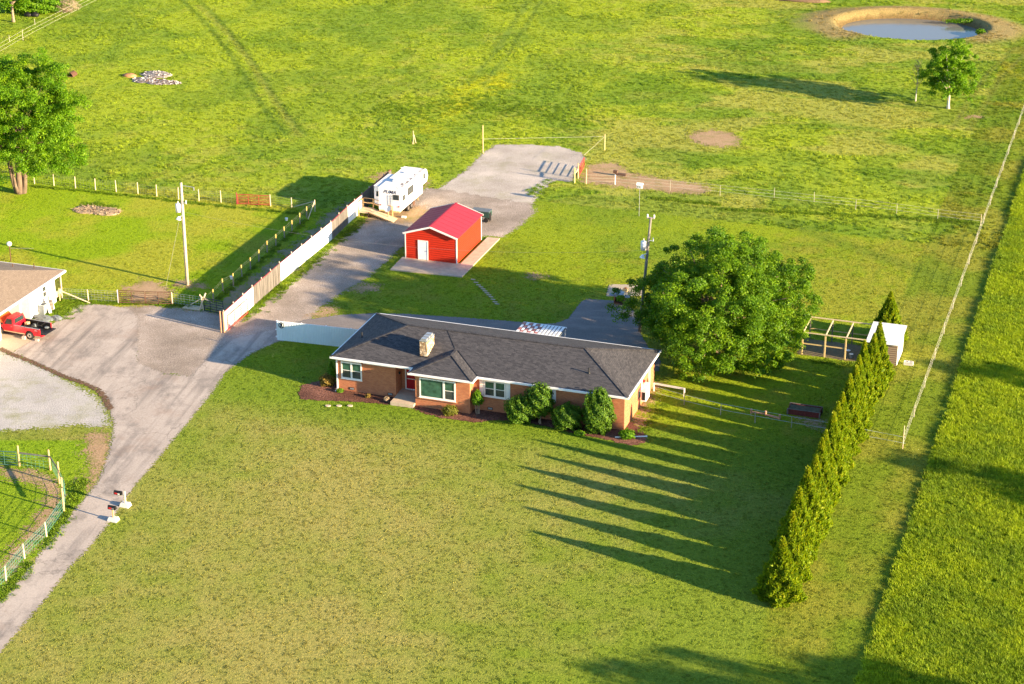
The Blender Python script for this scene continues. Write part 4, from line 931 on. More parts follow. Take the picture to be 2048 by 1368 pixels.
# ------------------------------------------------------------------ post and wire fences
def wire_fence(name, label, pts, h, posts, mat='pale_wood', pr=.06, wires=(.2,.45,.7,.95,1.15), mesh_=False, wmat='wire', wr=.008, group=None, braces=(), rails=()):
    "pts: ground points of the wires; posts: (ground point, height, material)"
    o = Vector((*pts[0][:2], 0)); T = thing(name, label, 'fence', o, 0.0, group); L = lambda p: Vector((p[0]-o.x, p[1]-o.y, 0))
    for p, hh, mt in posts: q = MB(); b = L(p); ln = Vector((random.uniform(-.03,.03), random.uniform(-.03,.03), hh)); q.tube([b, b+ln], [pr*1.05, pr*.9], 8); q.build('post', mt or mat, T)
    w_ = MB()
    for z in wires:
        for i in range(len(pts)-1): w_.tube([L(pts[i])+Vector((0,0,z)), L(pts[i+1])+Vector((0,0,z))], wr, 4, cap=False)
    if mesh_:
        for i in range(len(pts)-1):
            a, b = L(pts[i]), L(pts[i+1]); n = int((b-a).length/.3)
            for k in range(n+1): p = a+(b-a)*(k/max(1, n)); w_.tube([p, p+Vector((0,0,max(wires)))], wr*.8, 3, cap=False)
    w_.build('wire', wmat, T)
    for p, z0, q, z1, r in braces: m = MB(); m.tube([L(p)+Vector((0,0,z0)), L(q)+Vector((0,0,z1))], r, 6); m.build('brace', 'pale_wood', T)
    for p, z0, q, z1 in rails: m = MB(); m.beam(L(p)+Vector((0,0,z0)), L(q)+Vector((0,0,z1)), .05, .14); m.build('rail', 'grey_wood', T)
    return T
bx = [(69,367.6),(108,371.4),(151,376.4),(191,380),(232.5,383.7),(276,388),(313.5,392.5),(357,398.3),(398,402.3),(442,404.6)]
wire_fence('pasture_fence', 'post and wire fence along the back of the left paddock', [G(-60,352)]+[G(*p) for p in bx]+[G(474,409)], 1.3, [(G(*p), 1.32, None) for p in bx]+[(G(474,409), 1.35, 'maroon'), (G(541,412), 1.3, None), (G(-20,357), 1.3, None), (G(28,363), 1.3, None)], mesh_=True, wr=.005)
wire_fence('pasture_fence', 'short wire run from the red paddock gate to the braced corner post', [G(541,412), G(583.4,415.8), G(630,423), G(614,436)], 1.2, [(G(583.4,415.8), 1.15, None), (G(630,423), 1.3, None)], braces=[(G(630,423), 1.15, G(588,419), .3, .05), (G(630,423), 1.15, G(616,439), .05, .05)], wr=.006)
def yellow_post():
    m = new_mat('post_yellow'); t = NT(m); s = t.sep(t.obj())
    t.bsdf(t.mix(t.mr(s[2], .80, .86), (.30, .25, .19), (.62, .44, .12)), .9); M['post_yellow'] = m
yellow_post()
lane = [(613.7,435.7),(600,448.6),(584,463.5),(569,476),(552,491.6),(534.5,505),(518,523),(501,539),(484,553.7),(466.6,571),(446,582),(427,603)]
wire_fence('lane_fence', 'line of yellow topped posts along the dirt lane', [G(*p) for p in lane]+[G(409,622)], 1.3, [(G(*p), 1.25, 'post_yellow') for p in lane], wr=.006)
wire_fence('front_fence', 'wire mesh fence with diagonal brace between the white house and the lane', [G(120,600), G(177,602), G(237,606)], 1.2, [(G(120,602), 1.3, 'new_wood'), (G(177,602), 1.15, None), (G(237,606.5), 1.35, 'white_paint')], mesh_=True, wr=.009, wmat='galvanised', braces=[(G(122,601), 1.0, G(180,607), .05, .06)])
wire_fence('front_fence', 'green wire mesh fence ending at the crossed log brace', [G(345,609), G(375,613), G(404,617)], 1.15, [(G(345,609), 1.25, None), (G(404,618), 1.3, None)], mesh_=True, wr=.011, wmat='galvanised', braces=[(G(398,621), 0, G(413,616), 1.5, .07), (G(408,621), 0, G(401,616), 1.35, .06), (G(404,617), 1.0, G(382,616), .35, .045), (G(404,617), 1.15, G(425,620), .75, .05)])
# pen at the lower left
pp = [(39.5,934),(104,940),(120,966),(131,989),(129,1022)]
pn = [(93,1073),(49,1117),(12,1162)]
wire_fence('pen_fence', 'orange posts and grey top rails of the pen beside the driveway', [G(*p) for p in pp], 1.2, [(G(39,932), 1.75, 'new_wood'), (G(101,940), 1.75, 'new_wood'), (G(119,967), 1.85, 'new_wood'), (G(127,1000), 1.9, 'new_wood'), (G(128,1023), 1.95, 'new_wood')],
    mesh_=True, pr=.075, wr=.010, wmat='teal_wire', rails=[(G(39,932), 1.15, G(101,940), 1.15), (G(101,940), 1.2, G(119,967), 1.25), (G(119,967), 1.25, G(132,1018), 1.0)])
wire_fence('pen_fence', 'pale posts with green netting along the lower driveway', [G(128,1023)]+[G(*p) for p in pn]+[G(-40,1215)], 1.15, [(G(*p), 1.2, 'pale_wood') for p in pn], mesh_=True, pr=.065, wr=.010, wmat='teal_wire')
# wooden entry at the gravel pad and the tape fences
wire_fence('pad_fence', 'tall posts and white cable round the back of the gravel pad', [G(966,305), G(1209,300), G(1168,338)], 1.6, [(G(966,306), 3.3, 'new_wood_y'), (G(1209,300), 1.9, 'new_wood_y')], wires=(1.62,), wr=.008, wmat='tape', pr=.07)
wire_fence('pad_entrance', 'three yellow wooden posts with a short rail beside the red gate', [G(1150,366), G(1156,358)], 1.5, [(G(1149,366), 1.75, 'new_wood_y'), (G(1156,357), 1.75, 'new_wood_y'), (G(1172,368), 1.75, 'new_wood_y')], wires=(1.0,), braces=[(G(1149,366), 1.0, G(1156,357), 1.1, .06)], pr=.075)
wire_fence('braced_post', 'weathered post with two leaning braces beyond the trailer', [G(826,288), G(830,288)], 1, [(G(827,288), 1.6, 'new_wood_y')], wires=(), braces=[(G(825,288), 0, G(828,288), 1.15, .05), (G(832,287), 0, G(828,288), 1.15, .05)])
tp = [(1170,368),(1229,369),(1310,377),(1440,389),(1505,396),(1580,404),(1660,412),(1740,420),(1820,430),(1875,438),(1960,448)]
sp = [(1548,394),(1628,402),(1711,418),(1793,426),(1875,437),(1440,389),(1340,380)]
wire_fence('tape_fence', 'white tape fence across the pasture behind the yard', [G(*p) for p in tp], 1.2, [(G(x, y+2), 1.15, 'step_post') for x, y in sp]+[(G(1961,452), 1.3, 'pale_wood')], wires=(.35,.7,1.05), wr=.007, wmat='tape', pr=.03)
rb = [Wd(46.9, 3.9+k*6.2)[:2] for k in range(26)]
wire_fence('tape_fence', 'white tape fence running along the right boundary strip', [p for p in rb], 1.2, [(p, 1.15, 'step_post') for p in rb[1:]]+[(rb[0], 2.0, 'pale_wood')], wires=(.35,.7,1.1), wr=.006, wmat='tape', pr=.035)
wire_fence('tape_fence', 'blue white tape fence from the house corner to the evergreen row', [G(1312,795), G(1368,811), G(1441,829), G(1583,855), G(1655,867), G(1810,897)], 1.0, [(G(1368,810), 1.1, 'post_yellow'), (G(1441,829.5), 1.0, 'step_post'), (G(1510,846), 1.0, 'step_post'), (G(1583,855), 1.0, 'step_post')], wires=(.45,.98), wr=.009, wmat='tape_blue', pr=.035,
    rails=[])
m = MB(); T = yt('white_rail', 'white board rail fixed at the back right corner of the house', 'rail', 25.2, 8.2); m.beam((0.1,0,.72),(2.9,-.25,.72), .06, .16); m.build('board', 'white_paint', T); m = MB(); m.box(2.8,2.9,-.3,-.2,0,.8); m.box(.1,.2,-.05,.05,0,.8); m.build('post', 'white_paint', T)
tl = [(-120,160),(0,98),(46,71),(70,58),(130,27),(190,-4),(260,-40)]
wire_fence('tape_fence', 'white tape fence crossing the top left corner', [G(x, y+9) for x, y in tl], 1.3, [(G(46,81), 1.6, 'step_post'), (G(19,83), .9, 'step_post'), (G(70,50), .9, 'step_post')], wires=(.3,.8,1.3), wr=.007, wmat='tape', pr=.04)

# ------------------------------------------------------------------ utility poles
def power_pole(label, px, py, h, lean, tside, mat='pole_wood', r0=.17, arm=True):
    T = gt('utility_pole', label, 'utility pole', px, py, 'utility poles')
    m = MB(); m.tube([(0,0,0),(lean*.5,0,h*.5),(lean,0,h)], [r0,r0*.85,r0*.68], 12); m.build('pole', mat, T, True)
    t = MB(); x = lean*.8+tside*.42; z = h*.76; t.tube([(x,-.05,z-.45),(x,-.05,z+.35)], .26, 14); o = t.build('transformer', 'light_can', T, True)
    q = MB(); q.tube([(x,-.05,z+.35),(x,-.05,z+.62)], [.06,.04], 8); q.tube([(x,-.05,z+.35),(x,-.05,z+.42)], [.22,.1], 12); q.build('bushing', 'white_paint', o)
    b = MB(); b.beam((lean*.78,-.05,z),(x,-.05,z), .08, .3); b.build('bracket', 'galvanised', T)
    c = MB(); c.tube([(lean*.8-tside*.05,-.1,z+.5),(lean*.8-tside*.45,-.1,z+.55)], .03, 6); c.tube([(lean*.8-tside*.45,-.1,z+.45),(lean*.8-tside*.45,-.1,z+.8)], .05, 8); c.build('fuse_cutout', 'white_paint', T)
    l = MB(); zz = z-1.0; l.tube([(lean*.7,-.1,zz+.25),(lean*.7+tside*.35,-.15,zz+.1)], .03, 6); l.tube([(lean*.7+tside*.35,-.15,zz+.12),(lean*.7+tside*.4,-.2,zz-.16)], [.1,.26], 12); l.build('yard_lamp', 'white_metal', T)
    if arm:
        a = MB(); a.tube([(lean,0,h-.25),(lean+1.3,0,h-.32)], .03, 6); a.tube([(lean+1.3,0,h-.32),(lean+1.3,0,h-.62)], .05, 8); a.build('arm', 'galvanised', T)
    else:
        a = MB(); a.box(lean-.35, lean+.35, -.06, .06, h-.1, h+.02); o = a.build('crossarm', 'pole_wood', T); i = MB()
        for sx in (-.3, .3): i.tube([(lean+sx,0,h+.02),(lean+sx,0,h+.28)], .07, 8)
        i.build('insulator', 'white_paint', o)
    return T

power_pole('tall pale utility pole standing in the left paddock', 375, 570, 10.3, .05, -1)
power_pole('grey utility pole rising out of the big yard tree', 1279, 663, 11.0, .75, -1, 'grey_pole', .16, False)
# far end of the wires, outside the picture
def wires():
    a = G(375, 570); b = G(1279, 663); la = 10.3; lb = 11.0
    T = thing('power_line', 'thin overhead wire running between the two utility poles', 'wire', a, 0.0)
    m = MB()
    p = Vector((.05, 0, la*.72)); q = Vector((b[0]-a[0]+.6, b[1]-a[1]-.2, lb*.72)); pts = []
    for i in range(17): t = i/16; v = p.lerp(q, t); v.z -= 1.6*4*t*(1-t); pts.append(v)
    m.tube(pts, .006, 4, cap=False); m.build('wire', 'wire', T)
    T = thing('guy_wire', 'thin guy wire slanting from the left utility pole to the ground', 'wire', a, 0.0)
    e = G(331, 578); m = MB(); m.tube([(-.3, 0, la*.66), (e[0]-a[0], e[1]-a[1], 0)], .012, 4); m.build('wire', 'wire', T)
wires()
def birdhouse():
    T = gt('birdhouse', 'small pale birdhouse on a thin pole in the back lawn', 'birdhouse', 1278, 432)
    m = MB(); m.tube([(0,0,0),(0,0,3.1)], .03, 6); m.build('pole', 'galvanised', T)
    m = MB(); m.box(-.28,.28,-.2,.2,3.1,3.45); m.build('box', 'light_can', T); m = MB(); m.prism_x([(-.26,3.45),(.26,3.45),(0,3.68)], -.33, .33); m.build('roof', 'white_paint', T)
    m = MB(); m.box(-.2,-.1,-.212,-.201,3.2,3.32); m.box(.02,.12,-.212,-.201,3.2,3.32); m.build('hole', 'black_plastic', T)
birdhouse()
def tallpole():
    T = yt('globe_lamp', 'white globe on a thin rusty pole behind the bungalow', 'lamp', -38.0, 14.0)
    g = GU(22, 523); T.location = Wd(g[0], g[1]); m = MB(); m.tube([(0,0,0),(0,0,1.7)], .05, 6); m.build('pole', 'rust', T); m = MB(); m.sphere((0,0,1.85), .26, .26, .24); m.build('globe', 'white_paint', T, True)
    m = MB(); m.tube([(.1,0,1.4),(2.4,.5,1.5)], .02, 5); m.build('arm', 'wire', T)
tallpole()

# ------------------------------------------------------------------ pickup truck
def make_truck():
    T = yt('pickup_truck', 'red pickup truck with its orange hood propped open and a loaded bed', 'pickup', -33.63, 2.25, rz=R(-4))
    # local x: +x towards the tail, front axle at x=0; y from -0.92 (near) to .92
    wb = 3.25; A = .92
    def wheelarch(cx, r, n=9): return [(cx+r*math.cos(PI-PI*i/n), .40+r*math.sin(PI*i/n)) for i in range(n+1)]
    pr = [(-.95,.45)]+wheelarch(0,.46)+[(.55,.40),(2.7,.40)]+wheelarch(wb,.46)+[(wb+.55,.45),(wb+1.12,.48),(wb+1.12,1.12),(-.95,1.06)]
    def side(y0, y1, name):
        m = MB(); n = len(pr); V = [(x,y0,z) for x,z in pr]+[(x,y1,z) for x,z in pr]
        m.add(V, [tuple(range(n)), tuple(range(n,2*n))[::-1]]+[(i,(i+1)%n,n+(i+1)%n,n+i) for i in range(n)]); return m
    side(-A, -A+.10, 's').build('side_panel', 'truck_red', T); side(A-.10, A, 's').build('side_panel', 'truck_red', T)
    b = MB(); b.box(1.55, wb+1.1, -A+.1, A-.1, .62, .68); b.build('bed_floor', 'black_plastic', T)
    b = MB(); b.box(1.56, 1.64, -A+.1, A-.1, .5, 1.12); b.box(-1.0,-.90,-A+.1,A-.1,.5,1.0); b.build('bulkhead', 'truck_red', T)
    b = MB(); b.box(1.65, wb+1.1, -A+.10, -A+.14, .68, 1.1); b.box(1.65, wb+1.1, A-.14, A-.10, .68, 1.1); b.build('bed_liner', 'black_plastic', T)
    b = MB(); b.box(1.6, wb+1.12, -A-.004, -A+.12, 1.12, 1.135); b.box(1.6, wb+1.12, A-.12, A+.004, 1.12, 1.135); b.build('bed_rail', 'light_grey_plastic', T)
    b = MB(); b.box(wb+1.12, wb+1.62, -A+.08, A-.08, .62, .68); b.build('tailgate', 'black_plastic', T)
    b = MB(); b.box(wb+1.14, wb+1.32, -A, A, .42, .58); b.build('rear_bumper', 'truck_red', T)
    b = MB(); b.box(wb+1.33, wb+1.63, -A+.2, A-.08, .6, .615); b.build('tailgate_edge', 'chrome', T)
    # cab
    c = MB(); y = A-.02; yr = A-.20
    V = [(.42,-y,1.04),(1.62,-y,1.08),(1.62,y,1.08),(.42,y,1.04),(.80,-yr,1.68),(1.54,-yr,1.70),(1.54,yr,1.70),(.80,yr,1.68)]
    c.add(V, [(4,5,6,7),(0,4,7,3),(1,2,6,5),(0,1,5,4),(3,7,6,2)]); c.box(.1, 1.56, -A+.1, A-.1, .5, 1.03); cab = c.build('cab', 'truck_red', T)
    def pane(pts, nm='window'):
        cx = sum(p[0] for p in pts)/4; m = MB(); V = [Vector(p) for p in pts]; n = (V[1]-V[0]).cross(V[3]-V[0]).normalized()*.012; ce = sum(V, Vector())/4
        if n.dot(ce-Vector((1.0,0,1.2))) < 0: n = -n
        m.add([v+n for v in V], [(0,1,2,3)]); m.add([v for v in V], [(3,2,1,0)]); m.build(nm, 'glass', cab)
    for s in (-1, 1): pane([(.62,s*(y-.012),1.12),(1.42,s*(y-.012),1.14),(1.36,s*(yr+.04),1.60),(.86,s*(yr+.04),1.59)])
    pane([(1.605,-.72,1.18),(1.605,.72,1.18),(1.56,.62,1.60),(1.56,-.62,1.60)], 'rear_window'); pane([(.47,-.74,1.12),(.47,.74,1.12),(.76,.62,1.60),(.76,-.62,1.60)], 'windscreen')
    m = MB(); m.box(-.9,.4,-A+.1,A-.1,.55,.98); m.build('engine_bay', 'black_plastic', T)
    m = MB(); m.box(-.4,.1,-.3,.35,.98,1.12); m.box(-.8,-.5,-.6,-.3,.98,1.08); m.build('engine', 'galvanised', T)
    h = MB(); h.add([(.40,-.86,1.06),(.40,.86,1.06),(-.62,.84,1.86),(-.62,-.84,1.86),(.44,-.86,1.10),(.44,.86,1.10),(-.58,.84,1.92),(-.58,-.84,1.92)], [(0,1,2,3),(7,6,5,4),(0,4,5,1),(1,5,6,2),(2,6,7,3),(3,7,4,0)]); h.build('hood', 'hood_orange', T)
    for x in (0, wb):
        for s in (-1, 1):
            q = MB(); q.tube([(x,s*(A-.26),.38),(x,s*(A+.01),.38)], .38, 22); o = q.build('wheel', 'rubber', T, True); k = MB(); k.tube([(x,s*(A-.1),.38),(x,s*(A+.02),.38)], .22, 16); k.build('rim', 'chrome', o); k = MB(); k.tube([(x,s*(A),.38),(x,s*(A+.035),.38)], .09, 10); k.build('hub', 'dark_metal', o)
    for s in (-1, 1): q = MB(); q.box(wb+1.08, wb+1.135, s*A-.06, s*A+.06 if s < 0 else s*A+.004, .78, 1.08); q.build('tail_light', 'red_lens', T)
    q = MB(); q.tube([(.55,-A-.02,1.12),(.5,-A-.2,1.16)], .02, 6); q.box(.44,.54,-A-.26,-A-.12,1.12,1.26); q.build('mirror', 'black_plastic', T)
    q = MB(); q.box(1.3,1.42,-A-.02,-A-.002,.93,.97); q.build('door_handle', 'light_grey_plastic', T)
    q = MB(); q.box(.52,.535,-A-.006,-A-.001,.5,1.04); q.box(1.52,1.535,-A-.006,-A-.001,.5,1.1); q.build('door_seam', 'black_plastic', T)
    q = MB(); q.box(.5,2.75,-A-.012,-A-.001,.41,.50); q.build('rocker_trim', 'tan_paint', T)
    # badge shapes
    q = MB()
    for i in range(3): q.beam((wb+.62+i*.09,-A-.006,.93),(wb+.66+i*.09,-A-.006,1.0), .006, .03)
    q.box(wb+.6,wb+.9,-A-.008,-A-.001,.955,.972); q.build('badge', 'white_paint', T)
    # load
    T2 = yt('scrap_load', 'jumble of black bags and metal parts lying in the truck bed', 'scrap', -33.63+3.1, 2.1, rz=R(-4)); T2.location = (T2.location[0], T2.location[1], .68)
    rr = random.Random(4)
    for i in range(14): m = MB(); x = rr.uniform(-.9, 1.2); y_ = rr.uniform(-.6, .6); m.sphere((x, y_, .12), rr.uniform(.12,.28), rr.uniform(.1,.22), rr.uniform(.08,.2), 8, 6, 0, .12); m.build('bag', 'black_plastic' if i % 3 else 'tarp', T2)
    m = MB()
    for i in range(10): x = rr.uniform(-1, 1); y_ = rr.uniform(-.5, .5); m.beam((x,y_,.15),(x+rr.uniform(-.5,.5),y_+rr.uniform(-.4,.4),rr.uniform(.2,.5)), .05, .05)
    m.build('rod', 'dark_metal', T2); m = MB(); m.box(-1.1,-.8,.1,.5,.02,.35); m.build('box', 'new_wood_y', T2)
make_truck()
# things standing by the bungalow wall
def simple(name, label, cat, u, v, parts, rz=0.0, group=None, z=0.0):
    T = yt(name, label, cat, u, v, group, rz)
    if z: T.location = (T.location[0], T.location[1], z)
    for nm, mat, fn in parts: m = MB(); fn(m); m.build(nm, mat, T)
    return T
def bin_body(s, h):
    def f(m): m.add([(-s*.8,-s*.8,0),(s*.8,-s*.8,0),(s*.8,s*.8,0),(-s*.8,s*.8,0),(-s,-s,h),(s,-s,h),(s,s,h),(-s,s,h)], [(0,3,2,1),(0,1,5,4),(1,2,6,5),(2,3,7,6),(3,0,4,7)]); m.box(-s*.78, s*.78, -s*.78, s*.78, .02, .05)
    return f
simple('rubbish_bin', 'grey open bin against the white bungalow wall', 'bin', *GU(86, 627), [('body', 'light_grey_plastic', bin_body(.36, .95)), ('rim', 'galvanised', lambda m: [m.box(-.40,.40,-.40,-.34,.93,.98), m.box(-.40,.40,.34,.40,.93,.98), m.box(-.40,-.34,-.34,.34,.93,.98), m.box(.34,.40,-.34,.34,.93,.98)])])
simple('barrel', 'grey barrel with a plank leaning on it by the bungalow wall', 'barrel', *GU(99, 620), [('body', 'grey_wood', lambda m: m.tube([(0,0,0),(0,0,.45),(0,0,.9)], [.36,.4,.36], 14)), ('ring', 'rust', lambda m: [m.tube([(0,0,z),(0,0,z+.04)], .405, 14) for z in (.2,.62)])])
simple('white_plank', 'white plank leaning between the bin and the barrel', 'plank', *GU(95, 623), [('board', 'white_paint', lambda m: m.beam((-.2,.2,1.35),(.55,-.35,0), .28, .04))])
simple('white_plank', 'white plank leaning at the far corner of the bungalow wall', 'plank', *GU(106, 616), [('board', 'white_paint', lambda m: m.beam((-.2,.1,1.2),(.25,-.35,0), .25, .04))])
simple('tarpaulin', 'crumpled grey tarpaulin on the ground beside the pickup truck', 'tarp', *GU(87, 638), [('sheet', 'tarp', lambda m: [m.sphere((0,0,.12), 1.1,.4,.28, 12, 8, 0, .12), m.sphere((1.25,.25,.1), .55,.35,.3, 10, 6, 0, .12), m.sphere((.2,-.5,.1), .8,.3,.2, 10, 6, 0, .12)])])
simple('hand_truck', 'red and black hand truck standing against the bungalow wall', 'hand truck', *GU(73, 634), [('frame', 'black_tube', lambda m: [m.tube([(-.2,0,.1),(-.2,.15,1.25),(.2,.15,1.25),(.2,0,.1)], .025, 6), m.tube([(-.2,.06,.6),(.2,.06,.6)], .02, 6)]), ('wheel', 'rubber', lambda m: m.tube([(-.28,.05,.15),(-.22,.05,.15)], .15, 12)), ('wheel', 'rubber', lambda m: m.tube([(.22,.05,.15),(.28,.05,.15)], .15, 12)), ('plate', 'red_tube', lambda m: m.box(-.2,.2,-.28,0,.03,.06))])
simple('potted_plant', 'dry brown plant in a pot below the garage eave', 'plant', -33.2, 2.9, [('pot', 'rust', bin_body(.25,.4))])
simple('jack_block', 'pair of small pale blocks beside the rear truck wheel', 'block', -30.3, 1.0, [('block', 'pink_block', lambda m: m.box(-.85,-.55,-.1,.2,0,.28)), ('block', 'pink_block', lambda m: m.box(.5,.8,-.12,.12,0,.2))])
simple('propane_tank', 'rounded white tank at the left edge of the paddock', 'tank', 0, 0, [('tank', 'white_paint', lambda m: m.tube([(-1.6,0,.62),(-1.45,0,.62),(.0,0,.62),(.15,0,.62)], [.2,.45,.45,.2], 16)), ('foot', 'concrete', lambda m: [m.box(-1.3,-1.1,-.3,.3,0,.25), m.box(-.4,-.2,-.3,.3,0,.25)])]).location = G(-6, 433)
for px, py, lab in ((573,441,'small white bucket in the shaded grass near the fence corner'), (463,558,'small white bucket beside the lane fence posts')):
    T = gt('bucket', lab, 'bucket', px, py); m = MB(); m.tube([(0,0,0),(0,0,.26)], [.12,.15], 12); m.build('body', 'white_paint', T); m = MB(); m.tube([(0,0,.26),(0,0,.28)], .16, 12); m.build('lid', 'white_metal', T)
T = gt('plywood_sheet', 'pale plywood sheet lying beside the crossed log brace', 'board', 386, 616); m = MB(); m.box(-.9,.9,-.45,.45,.03,.06); m.build('board', 'pale_wood', T); m = MB(); m.box(-.9,.9,-.3,-.24,.0,.03); m.build('batten', 'grey_wood', T)
# ------------------------------------------------------------------ mailboxes
def mailbox(label, px, py, flagx, sw, basel):
    T = gt('mailbox', label, 'mailbox', px, py, None)
    b = MB(); b.add([(-.38,-.3,0),(.38,-.3,0),(.38,.3,0),(-.38,.3,0),(-.30,-.22,.28),(.30,-.22,.28),(.30,.22,.28),(-.30,.22,.28)], [(4,5,6,7),(0,1,5,4),(1,2,6,5),(2,3,7,6),(3,0,4,7)]); b.build('base', 'concrete_pale', T)
    p = MB(); h = 1.25 if sw else .95; p.box(-.055,.055,-.055,.055,.28,h)
    if sw: p.beam((.05,0,.85),(-.75,0,.85), .09, .09)
    p.build('post', 'post_wood' if sw else 'new_wood', T)
    x0 = -.85 if sw else -.33; z0 = .9 if sw else .95; pr = [(-.1,0),(.1,0),(.1,.13)]+[(.1*math.cos(t*PI/8), .13+.1*math.sin(t*PI/8)) for t in range(1, 8)]+[(-.1,.13)]
    m = MB(); m.prism_x([(y, z0+z) for y, z in [(y*1.25, z*1.3) for y, z in pr]], x0, x0+.62); bo = m.build('box', 'black_plastic', T)
    q = MB(); q.box(x0-.012, x0-.001, -.1, .1, z0+.02, z0+.2); q.build('box_door', 'dark_metal', bo); q = MB(); q.box(x0+.08, x0+.3, -.15, -.128, z0+.05, z0+.17); q.build('flag', 'red_lens', bo)
    q = MB(); q.box(x0+.34, x0+.5, -.135, -.128, z0+.04, z0+.14); q.build('number_plate', 'white_paint' if sw else 'light_grey_plastic', bo)
    return T
mailbox('black mailbox on a side arm of a pale post, farther from the camera', 251, 1012, 0, True, 0); mailbox('black mailbox directly on a wooden post, nearer to the camera', 227, 1041, 0, False, 0)
# ------------------------------------------------------------------ things in the yard
def make_coop():
    T = yt('chicken_coop', 'small shed with white slanted roof next to the evergreen row', 'coop', 41.5, 19.95)
    MB().prism([(0,0),(2.45,0),(2.45,3.5),(0,3.5)], .08, 1.95).build('wall', 'plank_brown', T)
    MB().box(2.451, 2.475, 0.0, 3.5, .08, 2.0).build('side_wall', 'white_paint', T)
    r = MB(); r.add([(-.3,-.15,2.0),(2.65,-.15,2.0),(2.65,3.75,2.35),(-.3,3.75,2.35),(-.3,-.15,2.06),(2.65,-.15,2.06),(2.65,3.75,2.41),(-.3,3.75,2.41)], [(0,3,2,1),(4,5,6,7),(0,1,5,4),(1,2,6,5),(2,3,7,6),(3,0,4,7)]); r.build('roof', 'white_metal', T)
    m = MB(); m.box(.8,1.5,-.03,-.002,.3,1.6); m.build('door', 'grey_wood', T)
    T2 = yt('chicken_run', 'open frame run of wooden posts and beams beside the coop', 'pen', 35.2, 20.0)
    h = 2.0
    for x in (.45, 2.45, 4.25, 6.0):
        q = MB(); q.box(x-.06,x+.06,-.06,.06,0,h); q.build('post', 'new_wood_y', T2); q = MB(); q.box(x-.05,x+.05,3.55,3.65,0,h); q.build('post', 'grey_wood', T2)
        q = MB(); q.beam((x,-.05,h+.03),(x,3.65,h+.03), .08, .10); q.build('rafter', 'pale_wood', T2)
    q = MB(); q.beam((-.8,-.07,h+.13),(6.1,-.07,h+.13), .06, .09); q.beam((-.8,3.65,h+.13),(6.1,3.65,h+.13), .06, .09); q.build('top_beam', 'pale_wood', T2)
    q = MB(); q.beam((0.4,.0,1.05),(4.25,.0,1.05), .04, .10); q.beam((0.4,3.6,1.05),(6.0,3.6,1.05), .04, .09); q.build('mid_rail', 'new_wood_y', T2)
    simple('feed_bucket', 'white bucket near the front of the chicken run', 'bucket', 39.9, 20.6, [('body', 'light_grey_plastic', lambda m: m.tube([(0,0,0),(0,0,.35)], [.15,.18], 10)), ('rim', 'white_paint', lambda m: m.tube([(0,0,.35),(0,0,.37)], .19, 10))])
    simple('water_dish', 'pale flat dish on the soil of the chicken run', 'dish', 39.4, 22.0, [('dish', 'white_paint', lambda m: m.tube([(0,0,0),(0,0,.08)], [.16,.22], 12))])
    simple('cinder_block', 'pale cinder block on the grass beside the coop corner', 'block', 44.9, 20.7, [('block', 'block', lambda m: [m.box(-.4,.4,-.2,-.12,0,.3), m.box(-.4,.4,.12,.2,0,.3), m.box(-.4,-.3,-.12,.12,0,.3), m.box(-.05,.05,-.12,.12,0,.3), m.box(.3,.4,-.12,.12,0,.3)])])
def mk_plank():
    m = new_mat('plank_brown'); t = NT(m); s = t.sep(t.obj()); w_ = t.n('ShaderNodeTexWave'); w_.bands_direction = 'X'; w_.inputs['Scale'].default_value = 1.6; t.l(t.comb(s[2], 0.0), w_.inputs['Vector'])
    t.bsdf(t.mix(w_.outputs['Fac'], (.14, .10, .07), (.34, .26, .19)), .9); M['plank_brown'] = m
mk_plank(); make_coop()
def raised_bed():
    T = yt('raised_bed', 'dark red wooden raised bed full of soil in the shaded lawn', 'planter', 36.95, 7.35)
    L, Wb, h = 2.65, 1.15, .5; m = MB(); m.box(0,L,0,.06,0,h); m.box(0,L,Wb-.06,Wb,0,h); m.box(0,.06,.06,Wb-.06,0,h); m.box(L-.06,L,.06,Wb-.06,0,h); m.build('side_board', 'red_wood', T)
    m = MB(); m.box(.06,L-.06,.06,Wb-.06,0,h-.06); m.build('soil', 'soil_green', T); m = MB()
    for x, y in ((0,0),(L,0),(L,Wb),(0,Wb)): m.box(x-.06,x+.06,y-.06,y+.06,0,h+.01)
    m.build('corner_post', 'grey_wood', T)
    m = MB(); m.box(-.03,L+.03,-.07,.0,h,h+.03); m.box(-.03,L+.03,Wb,Wb+.07,h,h+.03); m.build('top_trim', 'grey_wood', T)
raised_bed()
T = yt('log_border', 'low wooden rail on stumps lying under the tape fence', 'rail', 34.1, 6.5); m = MB()
for x, y in ((0,0),(1.2,0),(2.45,-.35)): q = MB(); q.tube([(x,y,0),(x,y,.42)], .09, 8); q.build('stump', 'new_wood2', T)
m.beam((0,.02,.14),(1.1,.02,.14), .12, .1); m.beam((1.25,.0,.08),(2.4,-.3,.08), .2, .1); m.build('beam', 'new_wood2', T)
T = yt('drain_pipe', 'white drain pipe lying on the mulch at the front corner of the house', 'pipe', 24.75, -1.55); m = MB(); m.tube([(0,0,.07),(2.3,.95,.07)], .06, 8); m.build('pipe', 'white_paint', T); m = MB(); m.tube([(2.3,.95,.07),(2.4,.99,.07)], .075, 8); m.build('coupling', 'white_metal', T)
